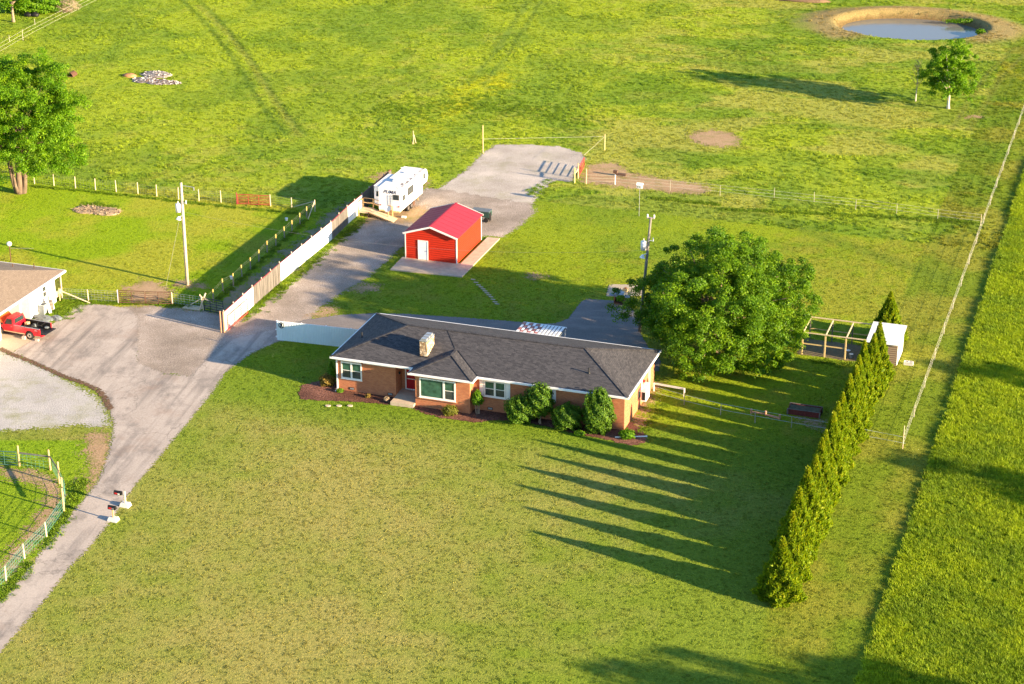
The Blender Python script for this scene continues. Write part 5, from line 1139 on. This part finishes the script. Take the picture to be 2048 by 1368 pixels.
def grill():
    T = gt('gas_grill', 'grey lidded gas grill cart at the edge of the back driveway', 'grill', 1239, 608)
    m = MB(); m.box(-.5,-.42,-.25,.25,0,.8); m.box(.42,.5,-.25,.25,0,.8); m.box(-.42,.42,.2,.25,.1,.8); m.box(-.42,.42,-.25,.25,.12,.16); m.build('cart', 'dark_wood', T)
    m = MB(); m.box(-1.0,-.5,-.28,.28,.82,.87); m.box(.5,1.0,-.28,.28,.82,.87); m.box(-.5,.5,-.3,.3,.80,.95); m.build('worktop', 'light_grey_plastic', T)
    m = MB(); m.prism_x([(-.3,.95),(.3,.95),(.3,1.1),(.12,1.26),(-.16,1.24),(-.3,1.08)], -.46, .46); m.build('lid', 'galvanised', T); m = MB(); m.tube([(-.35,-.36,1.08),(.35,-.36,1.08)], .02, 6); m.build('handle', 'chrome', T)
grill()
T = gt('yellow_toy', 'small yellow block standing on the concrete pad behind the grill', 'toy', 1251, 583); m = MB(); m.box(-.25,.2,-.2,.2,.03,.3); m.build('block', 'new_wood_y', T); m = MB(); m.box(-.1,.1,-.1,.1,.3,.42); m.build('knob', 'orange_dirt', T)
def wheelie():
    T = yt('utility_cart', 'dark green box cart behind the red garage', 'cart', -2.2, 44.0)
    m = MB(); m.box(-1.5,.45,-.5,.5,.55,.62); m.box(-1.5,.45,-.5,-.44,.62,1.15); m.box(-1.5,.45,.44,.5,.62,1.15); m.box(-1.5,-1.44,-.44,.44,.62,1.15); m.box(.39,.45,-.44,.44,.62,1.15); m.build('body', 'bin_green', T)
    m = MB(); m.box(-1.52,.47,-.52,.52,1.155,1.2); m.build('lid', 'tarp', T)
    for x in (-1.1,.1):
        for y in (-.52,.4): m = MB(); m.tube([(x,y,.26),(x,y+.12,.26)], .26, 14); m.build('wheel', 'rubber', T)
    m = MB(); m.box(.46,.5,-.45,.1,.15,1.0); m.build('panel', 'black_plastic', T)
wheelie()
st0 = [(946,559),(952,565),(957,570),(962,574),(966,578),(970,582),(974,586),(978,590),(982,594),(986,599),(990,604),(994,608)]
T0 = None
for i, (x, y) in enumerate(st0):
    if T0 is None:
        mb = MB(); mb.box(-.22,.22,-.10,.10,.0,.03); T0 = mb.build('stepping_stone', 'concrete'); T0.location = G(x, y, .02); T0.rotation_euler = (0,0,-TH)
    else: T0 = copy_tree(T0, G(x, y, .02), -TH+random.uniform(-.15,.15))
    tag(T0, 'small flat paver in the line of stepping stones crossing the shaded back lawn', 'paver', 'stepping stones below the garage slab')
for x, y in ((656,812),(678,812),(700,812)):
    if x == 656: mb = MB(); mb.tube([(0,0,0),(0,0,.06)], .30, 12); Tp = mb.build('flat_stone', 'concrete')
    else: Tp = copy_tree(Tp)
    Tp.location = G(x, y, .02); Tp.scale = (.8,.55,1); tag(Tp, 'pale round flat stone at the lawn edge of the mulch bed', 'stone', 'flat stones by the mulch bed')
# bench-like dark thing and white post by the tape fence
T = gt('water_trough', 'dark tipped trough beside a white post on the bare strip', 'trough', 1240, 352); m = MB(); m.box(-.5,.7,-.2,.2,.08,.3); m.build('tub', 'dark_wood', T); m = MB(); m.box(-.75,-.3,-.2,.1,.3,.62); m.build('lid', 'dark_wood', T)
T = gt('white_post', 'thin white post standing next to the dark trough', 'post', 1230, 369); m = MB(); m.tube([(0,0,0),(0,0,1.05)], .06, 8); m.build('post', 'white_paint', T); m = MB(); m.tube([(0,0,1.05),(0,0,1.1)], .08, 8); m.build('cap', 'white_metal', T)

# ------------------------------------------------------------------ piles
def pile(name, label, cat, px, py, blobs, mats, n, sz, seed, sticks=0):
    T = gt(name, label, cat, px, py); rr = random.Random(seed)
    m = MB()
    for (x, y, rx, ry, rz) in blobs: m.sphere((x,y,0), rx, ry, rz, 22, 12, 0, .10)
    m.build('mound', mats[0], T, True)
    for mi, mt in enumerate(mats[1:]):
        m = MB()
        for i in range(n):
            b = rr.choice(blobs); a = rr.uniform(0, 2*PI); q = math.sqrt(rr.random()); x = b[0]+b[2]*q*math.cos(a); y = b[1]+b[3]*q*math.sin(a); z = b[4]*math.sqrt(max(0, 1-q*q)); s = sz*rr.uniform(.4, 1.3)
            d = Vector((rr.uniform(-1,1), rr.uniform(-1,1), rr.uniform(-.3,.4))).normalized()*s; m.beam(Vector((x,y,z))-d, Vector((x,y,z))+d, s*rr.uniform(.4,1.1), s*rr.uniform(.2,.6))
        m.build('debris', mt, T)
    if sticks:
        m = MB()
        for i in range(sticks):
            b = rr.choice(blobs); a = rr.uniform(0, 2*PI); q = rr.random()**.5; p = Vector((b[0]+b[2]*q*math.cos(a), b[1]+b[3]*q*math.sin(a), b[4]*.6*(1-q*q)+.05)); d = Vector((rr.uniform(-1,1), rr.uniform(-1,1), rr.uniform(-.1,.5)))*rr.uniform(.3,.9); m.tube([p-d*.5, p+d*.5], [.03,.012], 5)
        m.build('sticks', 'stick', T)
pile('burn_pile', 'charred white and grey debris heap in the upper left pasture', 'pile', 303, 163, [(-1.1,.2,1.8,1.4,.2),(.9,.0,1.9,1.3,.18),(2.5,.3,1.6,.9,.12),(-.9,3.0,2.1,1.5,.32)], ['ash','concrete_pale','dark_wood','concrete_pale','rust'], 90, .13, 3)
T = gt('clay_heap', 'small orange clay heap at the left end of the burn pile', 'pile', 259, 152); m = MB(); m.sphere((0,0,0), 1.0,.7,.35, 18, 10, 0, .08); m.build('mound', 'orange_dirt', T, True)
pile('brush_pile', 'brush and stick pile in the mown left paddock', 'pile', 196, 422, [(-1.2,0,1.6,1.3,.14),(.9,.1,1.7,1.2,.2)], ['stick','stick','dark_wood'], 50, .13, 5, 260)
pile('dirt_mound', 'reddish dirt mound at the top edge of the picture', 'mound', 1530, 0, [(-6,2.5,6,1.8,.9),(0,2.0,5,1.4,.8),(4.5,1.5,5,1.4,.7)], ['orange_dirt2','stick'], 50, .3, 9)

# ------------------------------------------------------------------ trees and shrubs
def leaf_quads(C, N, size, rng, aspect=.55, spread=.7):
    "one bent quad per centre, facing roughly along N"
    n = len(C); N = N+rng.normal(0, spread, (n, 3)); N /= np.linalg.norm(N, axis=1)[:, None]+1e-9
    t = rng.normal(0, 1, (n, 3)); A = np.cross(N, t); A /= np.linalg.norm(A, axis=1)[:, None]+1e-9; B = np.cross(N, A)
    s = size*rng.uniform(.6, 1.3, n)[:, None]; A = A*s*.5; B = B*s*.5*aspect
    V = np.stack([C-A, C-B+N*s*.08, C+A, C+B+N*s*.08], 1).reshape(-1, 3); F = np.arange(4*n).reshape(n, 4); return V, F
def clump_points(cl, rad, per, rng, flat=.75):
    "points on the outside of each clump"
    k = len(cl); D = rng.normal(0, 1, (k*per, 3)); D /= np.linalg.norm(D, axis=1)[:, None]; D[:, 2] = np.where(rng.random(k*per) < .6, np.abs(D[:, 2]), D[:, 2])
    r = rng.random(k*per)**.4; ci = np.repeat(np.arange(k), per); R_ = np.repeat(rad, per)
    return cl[ci]+D*(r*R_)[:, None]*np.array([1, 1, flat]), D, ci
def broad_tree(name, label, cat, loc, crown_c, crown_r, nclump, crad, per, leaf, mat, tr, limbs, bark, seed, group=None, inner=.35, skirt=0.0, lobes=5, gaps=.0, stems=None, nlobe=34):
    rng = np.random.default_rng(seed); rr = random.Random(seed)
    T = thing(name, label, cat, loc, 0.0, group)
    D = rng.normal(0, 1, (nclump*4, 3)); D /= np.linalg.norm(D, axis=1)[:, None]; D = D[D[:, 2] > -.75][:nclump*2]
    ph = rng.uniform(0, 6.28, lobes*2); dirs = rng.normal(0, 1, (lobes*2, 3)); dirs /= np.linalg.norm(dirs, axis=1)[:, None]
    bump = 1+.16*np.max(D@dirs.T, axis=1)-.12*np.maximum(0, np.max(D@(-dirs.T), axis=1)-.8)*2
    ld = rng.normal(0, 1, (nlobe, 3)); ld /= np.linalg.norm(ld, axis=1)[:, None]; near_ = np.max(D@ld.T, axis=1); bump = bump*(1.08-np.minimum(.34, 3.6*(1-near_)))
    r = 1-(1-inner)*rng.random(len(D))**1.9; gp_ = np.ones(len(D), bool)
    if gaps:
        gd = rng.normal(0, 1, (7, 3)); gd /= np.linalg.norm(gd, axis=1)[:, None]; gp_ = np.max(D@gd.T, axis=1) < 1-gaps
    D = D[gp_][:nclump]; r = (r*bump)[gp_][:nclump]
    cl = np.array(crown_c)+D*r[:, None]*np.array(crown_r)
    if skirt:
        lowm = cl[:, 2] < crown_c[2]; cl[lowm, 2] -= skirt*rng.random(lowm.sum())
    cl[:, 2] = np.maximum(cl[:, 2], crad*.5); rad = crad*rng.uniform(.6, 1.3, len(cl))
    P, Dn, ci = clump_points(cl, rad, per, rng); P[:, 2] = np.maximum(P[:, 2], .15)
    V, F = leaf_quads(P, Dn*.6+np.array([0, 0, .5]), leaf, rng)
    lv = np.clip(rng.normal(.5, .20, len(P))+rng.normal(0, .14, len(cl))[ci], 0, 1)
    np_mesh('crown', V, F, lv, mat, T)
    m = MB(); st = stems or [((0,0), (0,0), tr)]
    tops = []
    for (bx_, by_), (tx, ty), r0 in st:
        zt = crown_c[2]*.9; pts = [(bx_, by_, -.05), (bx_*.75+tx*.25, by_*.75+ty*.25, zt*.12), (bx_*.5+tx*.5, by_*.5+ty*.5, zt*.45), (tx, ty, zt)]
        m.tube(pts, [r0*1.6, r0, r0*.8, r0*.4], 12); tops.append((Vector(pts[2]), Vector(pts[3]), r0))
    for i in range(limbs):
        a, b, r0 = rr.choice(tops); s = a.lerp(b, rr.random()); e = Vector(cl[rr.randrange(len(cl))]); mid = s.lerp(e, .5)+Vector((0,0,rr.uniform(-.3,.6)))
        m.tube([s, mid, e], [r0*.38, r0*.2, r0*.05], 6, cap=False)
    m.build('trunk', bark, T, True)
    return T
b = G(1428, 706)
broad_tree('maple_tree', 'huge rounded green maple tree in the yard behind the house', 'tree', b, (0,0,4.8), (7.7,7.6,5.0), 1100, .66, 190, .195, 'maple_leaf', .38, 46, 'bark', 21, skirt=.9, gaps=.03)
b = G(40, 386)
broad_tree('shade_tree', 'tall spreading tree with many pale stems at the left edge', 'tree', b, (-.6,.3,8.2), (7.8,6.8,6.9), 950, .72, 175, .21, 'left_leaf', .38, 50, 'tree_bark', 5, skirt=.5, gaps=.05,
    stems=[((0,0),(.1,.2),.34), ((-.3,.1),(-1.7,.6),.2), ((.35,0),(1.4,.4),.24), ((-.1,-.2),(-.8,-1.2),.16), ((.15,.2),(.6,1.8),.15)])
b = G(1896, 217)
broad_tree('pasture_tree', 'small bright green tree with white trunk near the pond', 'tree', b, (.1,0,4.3), (3.2,3.2,3.7), 260, .50, 110, .22, 'left_leaf', .17, 22, 'white_bark', 8, lobes=7, gaps=.03)
b = G(27, 44)
broad_tree('pasture_tree', 'bushy tree with pale stem cut off by the top left corner', 'tree', b, (-1,1,5.2), (4.5,4.0,4.0), 130, .9, 110, .36, 'left_leaf', .20, 14, 'bark', 9)
def bare_tree(label, px, py, h, seed):
    T = gt('bare_sapling', label, 'sapling', px, py); rr = random.Random(seed); m = MB(); m.tube([(0,0,0),(.05,0,h*.5),(0.02,.05,h)], [.09,.05,.012], 7); m.build('trunk', 'white_bark', T); m = MB()
    for i in range(34):
        z = rr.uniform(h*.25, h*.95); a = rr.uniform(0, 2*PI); L = (h-z)*.5+.3; p = Vector((.04,0,z)); e = p+Vector((math.cos(a)*L*.8, math.sin(a)*L*.8, L*.8)); m.tube([p, e], [.022,.008], 4, cap=False)
        for k in range(3): q = p.lerp(e, rr.uniform(.3,.9)); m.tube([q, q+Vector((rr.uniform(-.4,.4), rr.uniform(-.4,.4), .35))], [.01,.005], 3, cap=False)
    m.build('branches', 'stick', T)
    rng = np.random.default_rng(seed); n = 420; z = rng.uniform(h*.3, h, n); rd = (h-z)*.45+.25; a = rng.uniform(0, 6.28, n); q = np.sqrt(rng.random(n)); P = np.c_[rd*q*np.cos(a), rd*q*np.sin(a), z]
    V, F = leaf_quads(P, np.tile([0,0,1.], (n,1)), .11, rng); np_mesh('foliage', V, F, rng.random(n), 'left_leaf', T)

bare_tree('thin nearly bare sapling standing left of the pasture tree', 1831, 203, 5.2, 3)
# trees outside the picture, on the sun side
for i, (x, y, h, r_) in enumerate(((68, 120, 9.2, 2.8), (76, 118, 8.6, 2.8), (46, 90, 10.5, 3.4), (52, 92, 9, 3.0), (74.5, 139, 9.5, 2.4))):
    broad_tree('field_tree', ['broad', 'rounded', 'leaning', 'low', 'slim'][i]+' tree of the sun side tree line outside the picture', 'tree', (x, y, 0), (0,0,h*.58), (r_,r_,h*.42), 110, 1.0, 90, .42, 'maple_leaf', .25, 10, 'bark', 40+i)
# arborvitae
def cedar(name, label, cat, loc, h, rmax, n, seed, mat='cedar_leaf', rz=0.0, link=None, group=None):
    T = thing(name, label, cat, loc, rz, group); rng = np.random.default_rng(seed)
    z = h*(1-rng.random(n)**.62); a = rng.uniform(0, 2*PI, n); t = z/h
    base = rmax*np.clip((1-t)**1.05, 0, 1)*(.82+.18*np.minimum(1, t/.08)); lob = 1+.13*np.sin(a*5+t*9+seed)+.10*np.sin(a*9-t*23+seed*2)+.08*np.sin(t*46+a*3)
    q = .62+.42*rng.random(n)**.6; rd = base*lob*q; P = np.c_[rd*np.cos(a), rd*np.sin(a), z]
    N = np.c_[np.cos(a), np.sin(a), np.full(n, .45)]
    # sprays stand upright: long axis mostly vertical and outward
    up = np.c_[np.cos(a)*.55, np.sin(a)*.55, np.ones(n)]+rng.normal(0, .35, (n, 3)); up /= np.linalg.norm(up, axis=1)[:, None]; sd = np.cross(up, N+rng.normal(0, .5, (n, 3))); sd /= np.linalg.norm(sd, axis=1)[:, None]
    s = rng.uniform(.10, .25, n)[:, None]; A = up*s; B = sd*s*.36
    V = np.stack([P-A*.4, P-B+A*.2, P+A, P+B+A*.2], 1).reshape(-1, 3); V[:, 2] = np.maximum(V[:, 2], .02); F = np.arange(4*n).reshape(n, 4)
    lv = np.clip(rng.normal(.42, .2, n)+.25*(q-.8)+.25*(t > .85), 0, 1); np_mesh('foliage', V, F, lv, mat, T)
    m = MB(); m.tube([(0,0,-.05),(0,0,h*.6),(0,0,h*.97)], [.13,.08,.02], 8); m.build('trunk', 'bark', T)
    return T
GA = 'row of arborvitae evergreens beside the lawn'
protos = []
VS = [-22.0,-18.9,-15.9,-13.0,-10.5,-8.2,-5.9,-3.6,-1.0,1.5,4.0,6.4,8.9,11.4,13.9,16.6]
HS = [4.6,5.0,5.4,5.6,5.4,5.7,5.3,5.8,5.5,5.2,5.7,5.5,5.3,5.6,5.3,5.3]
ORD = ['first','second','third','fourth','fifth','sixth','seventh','eighth']
rr = random.Random(12)
for i, v in enumerate(VS):
    u = 42.35+rr.uniform(-.12,.12)+(.4 if i > 13 else 0); lab = 'tall arborvitae, '+(ORD[i]+' from the open lower end of the row' if i < 8 else ORD[15-i]+' from the coop end of the row')
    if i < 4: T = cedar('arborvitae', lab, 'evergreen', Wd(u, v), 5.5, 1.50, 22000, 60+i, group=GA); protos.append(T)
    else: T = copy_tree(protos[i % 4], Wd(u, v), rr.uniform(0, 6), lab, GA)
    w_ = rr.uniform(.93, 1.06)*(1.08 if i < 4 else .94); T.scale = (w_, w_, HS[i]/5.5)
cedar('arborvitae', 'lone arborvitae standing beyond the white coop roof', 'evergreen', Wd(42.3, 25.6), 4.6, 1.6, 18000, 77)
def shrub(name, label, cat, loc, rx, ry, h, n, leaf, mat, seed, stem=0.0, group=None, shape=1.0, lump=.17):
    T = thing(name, label, cat, loc, 0.0, group); rng = np.random.default_rng(seed)
    D = rng.normal(0, 1, (n, 3)); D /= np.linalg.norm(D, axis=1)[:, None]; q = .70+.34*rng.random(n)**.7
    a = np.arctan2(D[:, 1], D[:, 0]); lob = 1+lump*np.sin(a*3+seed)*np.cos(D[:, 2]*4+seed)+lump*.9*np.sin(a*7+D[:, 2]*9+seed); hz = (h-stem)/2
    P = D*(q*lob)[:, None]*np.array([rx, ry, hz]); t = D[:, 2]*.5+.5
    P[:, :2] *= (1-(1-shape)*t)[:, None]; P[:, 2] += stem+hz; P[:, 2] = np.maximum(P[:, 2], .04)
    V, F = leaf_quads(P, D+np.array([0,0,.3]), leaf, rng, .6, .6); np_mesh('foliage', V, F, np.clip(rng.normal(.45, .22, n)+.12*(q-.9), 0, 1), mat, T)
    m = MB(); 
    for k in range(4 if stem < 1.2 else 1): b_ = rng.uniform(-.15, .15, 2); e = rng.uniform(-.4, .4, 2)*rx; m.tube([(b_[0],b_[1],-.03),(e[0],e[1],h*.7)], [.05,.02], 6)
    m.build('stem', 'bark', T); return T
shrub('round_shrub', 'dense clipped green shrub just right of the shuttered window', 'shrub', Wd(16.65,-1.15), 1.25,1.05,2.25, 9000, .15, 'shrub_leaf', 1, shape=.95)
shrub('tall_shrub', 'tall open shrub between the two clipped round shrubs', 'shrub', Wd(18.15,-.95), 1.2,.85,3.45, 7000, .17, 'shrub_leaf', 2, stem=.75, shape=.85, lump=.16)
shrub('round_shrub', 'dense clipped green shrub between the two tall shrubs', 'shrub', Wd(20.6,-1.1), 1.2,1.0,2.05, 9000, .15, 'shrub_leaf', 3, shape=.95)
shrub('tall_shrub', 'tallest dark shrub near the front right corner of the house', 'shrub', Wd(23.2,-1.1), 1.3,1.0,3.8, 12000, .17, 'shrub_leaf', 4, shape=.8, lump=.14)
shrub('topiary_shrub', 'small bright green topiary on a stem beside the shuttered window', 'shrub', Wd(12.75,-.75), .55,.5,2.05, 3500, .12, 'bright_leaf', 5, stem=.85, shape=.5)
shrub('flowering_shrub', 'half yellow shrub at the left front corner of the house', 'shrub', Wd(-1.2,.5), .65,.6,1.0, 3200, .13, 'amber_leaf', 6, shape=.9)
shrub('small_evergreen', 'light green pointed bush behind the yellow shrub', 'shrub', Wd(-1.0,.9), .5,.5,2.0, 3000, .13, 'bright_leaf', 7, shape=.35, stem=.3)
shrub('low_plant', 'low yellowish bush below the big front window', 'shrub', Wd(10.7,-1.75), .6,.45,.85, 1900, .12, 'olive_leaf', 8)
shrub('low_plant', 'low green bush on the white drain pipe', 'shrub', Wd(25.7,-1.3), .6,.5,.75, 1800, .13, 'bright_leaf', 9)
shrub('low_plant', 'small leafy plant in front of the tallest dark shrub', 'shrub', Wd(21.9,-2.0), .42,.35,.4, 900, .12, 'bright_leaf', 10)
shrub('low_plant', 'small yellow tuft in the mulch left of the porch', 'shrub', Wd(3.0,-.75), .22,.2,.35, 400, .10, 'amber_leaf', 11)
shrub('low_plant', 'small green plant at the foot of the downspout', 'shrub', Wd(.35,-.5), .3,.25,.35, 500, .10, 'bright_leaf', 12)
shrub('low_plant', 'brownish small plant in the mulch beside the porch', 'shrub', Wd(4.75,-.9), .25,.25,.4, 400, .10, 'dry_leaf', 13)
shrub('dry_bush', 'grey leafless dry bush near the top left corner', 'shrub', G(133,24), 1.9,1.3,2.0, 6000, .10, 'dry_leaf', 14)
shrub('dry_plant', 'dry brown branches in the pot below the garage eave', 'plant', (*Wd(-33.2,2.9)[:2], .35), .55,.5,1.0, 900, .12, 'dry_leaf', 15)
shrub('wild_shrub', 'leafy green thicket beside the top left tree', 'shrub', G(70,24), 4.5,2.2,2.4, 9000, .28, 'left_leaf', 16)
shrub('wild_shrub', 'ragged green weeds on the far right bank of the pond', 'shrub', (*G(1962,66)[:2], -.3), .7,.9,.8, 900, .22, 'left_leaf', 17)
shrub('wild_shrub', 'low green growth along the far pond bank', 'shrub', (*G(1925,43)[:2], -.2), 2.6,.4,.6, 900, .22, 'left_leaf', 18)
for px, py, lab, mt, s in ((56,33,'black rubbish bag left of its twin under the top left tree','black_plastic',.55),(70,33,'black rubbish bag right of its twin under the top left tree','black_plastic',.6),(79,9,'pale blue drum beside the top left thicket','light_grey_plastic',.5),(98,8,'black drum beside the pale dry bush','black_plastic',.5),(110,12,'dark round bundle against the dry bush','dark_wood',.7),(101,17,'white bundle on the grass by the drums','white_paint',.4)):
    T = gt('drum' if 'drum' in lab else 'bundle', lab, 'drum' if 'drum' in lab else 'bundle', px, py); m = MB()
    if 'drum' in lab: m.tube([(0,0,0),(0,0,.5),(0,0,1.0)], [s*.9,s,s*.9], 14)
    else: m.sphere((0,0,s*.45), s*1.1, s*.8, s*.6, 14, 9, 0, .08)
    m.build('body', mt, T, True); m = MB(); m.tube([(0,0,(1.0 if 'drum' in lab else s*1.0)),(0,0,(1.05 if 'drum' in lab else s*1.12))], s*.25, 8); m.build('top', mt, T)
T = gt('rusty_sheet', 'curved rusty sheet showing right of the left shade tree', 'sheet', 143, 152); m = MB()
for i in range(8): a = PI*i/8; a2 = PI*(i+1)/8; m.add([(-.5*math.cos(a),-.5,.55*math.sin(a)),(-.5*math.cos(a2),-.5,.55*math.sin(a2)),(-.5*math.cos(a2),.7,.55*math.sin(a2)),(-.5*math.cos(a),.7,.55*math.sin(a))], [(0,1,2,3)])
m.build('sheet', 'rust', T); m = MB(); m.box(-.55,.55,-.55,-.5,0,.1); m.build('edge', 'rust', T)
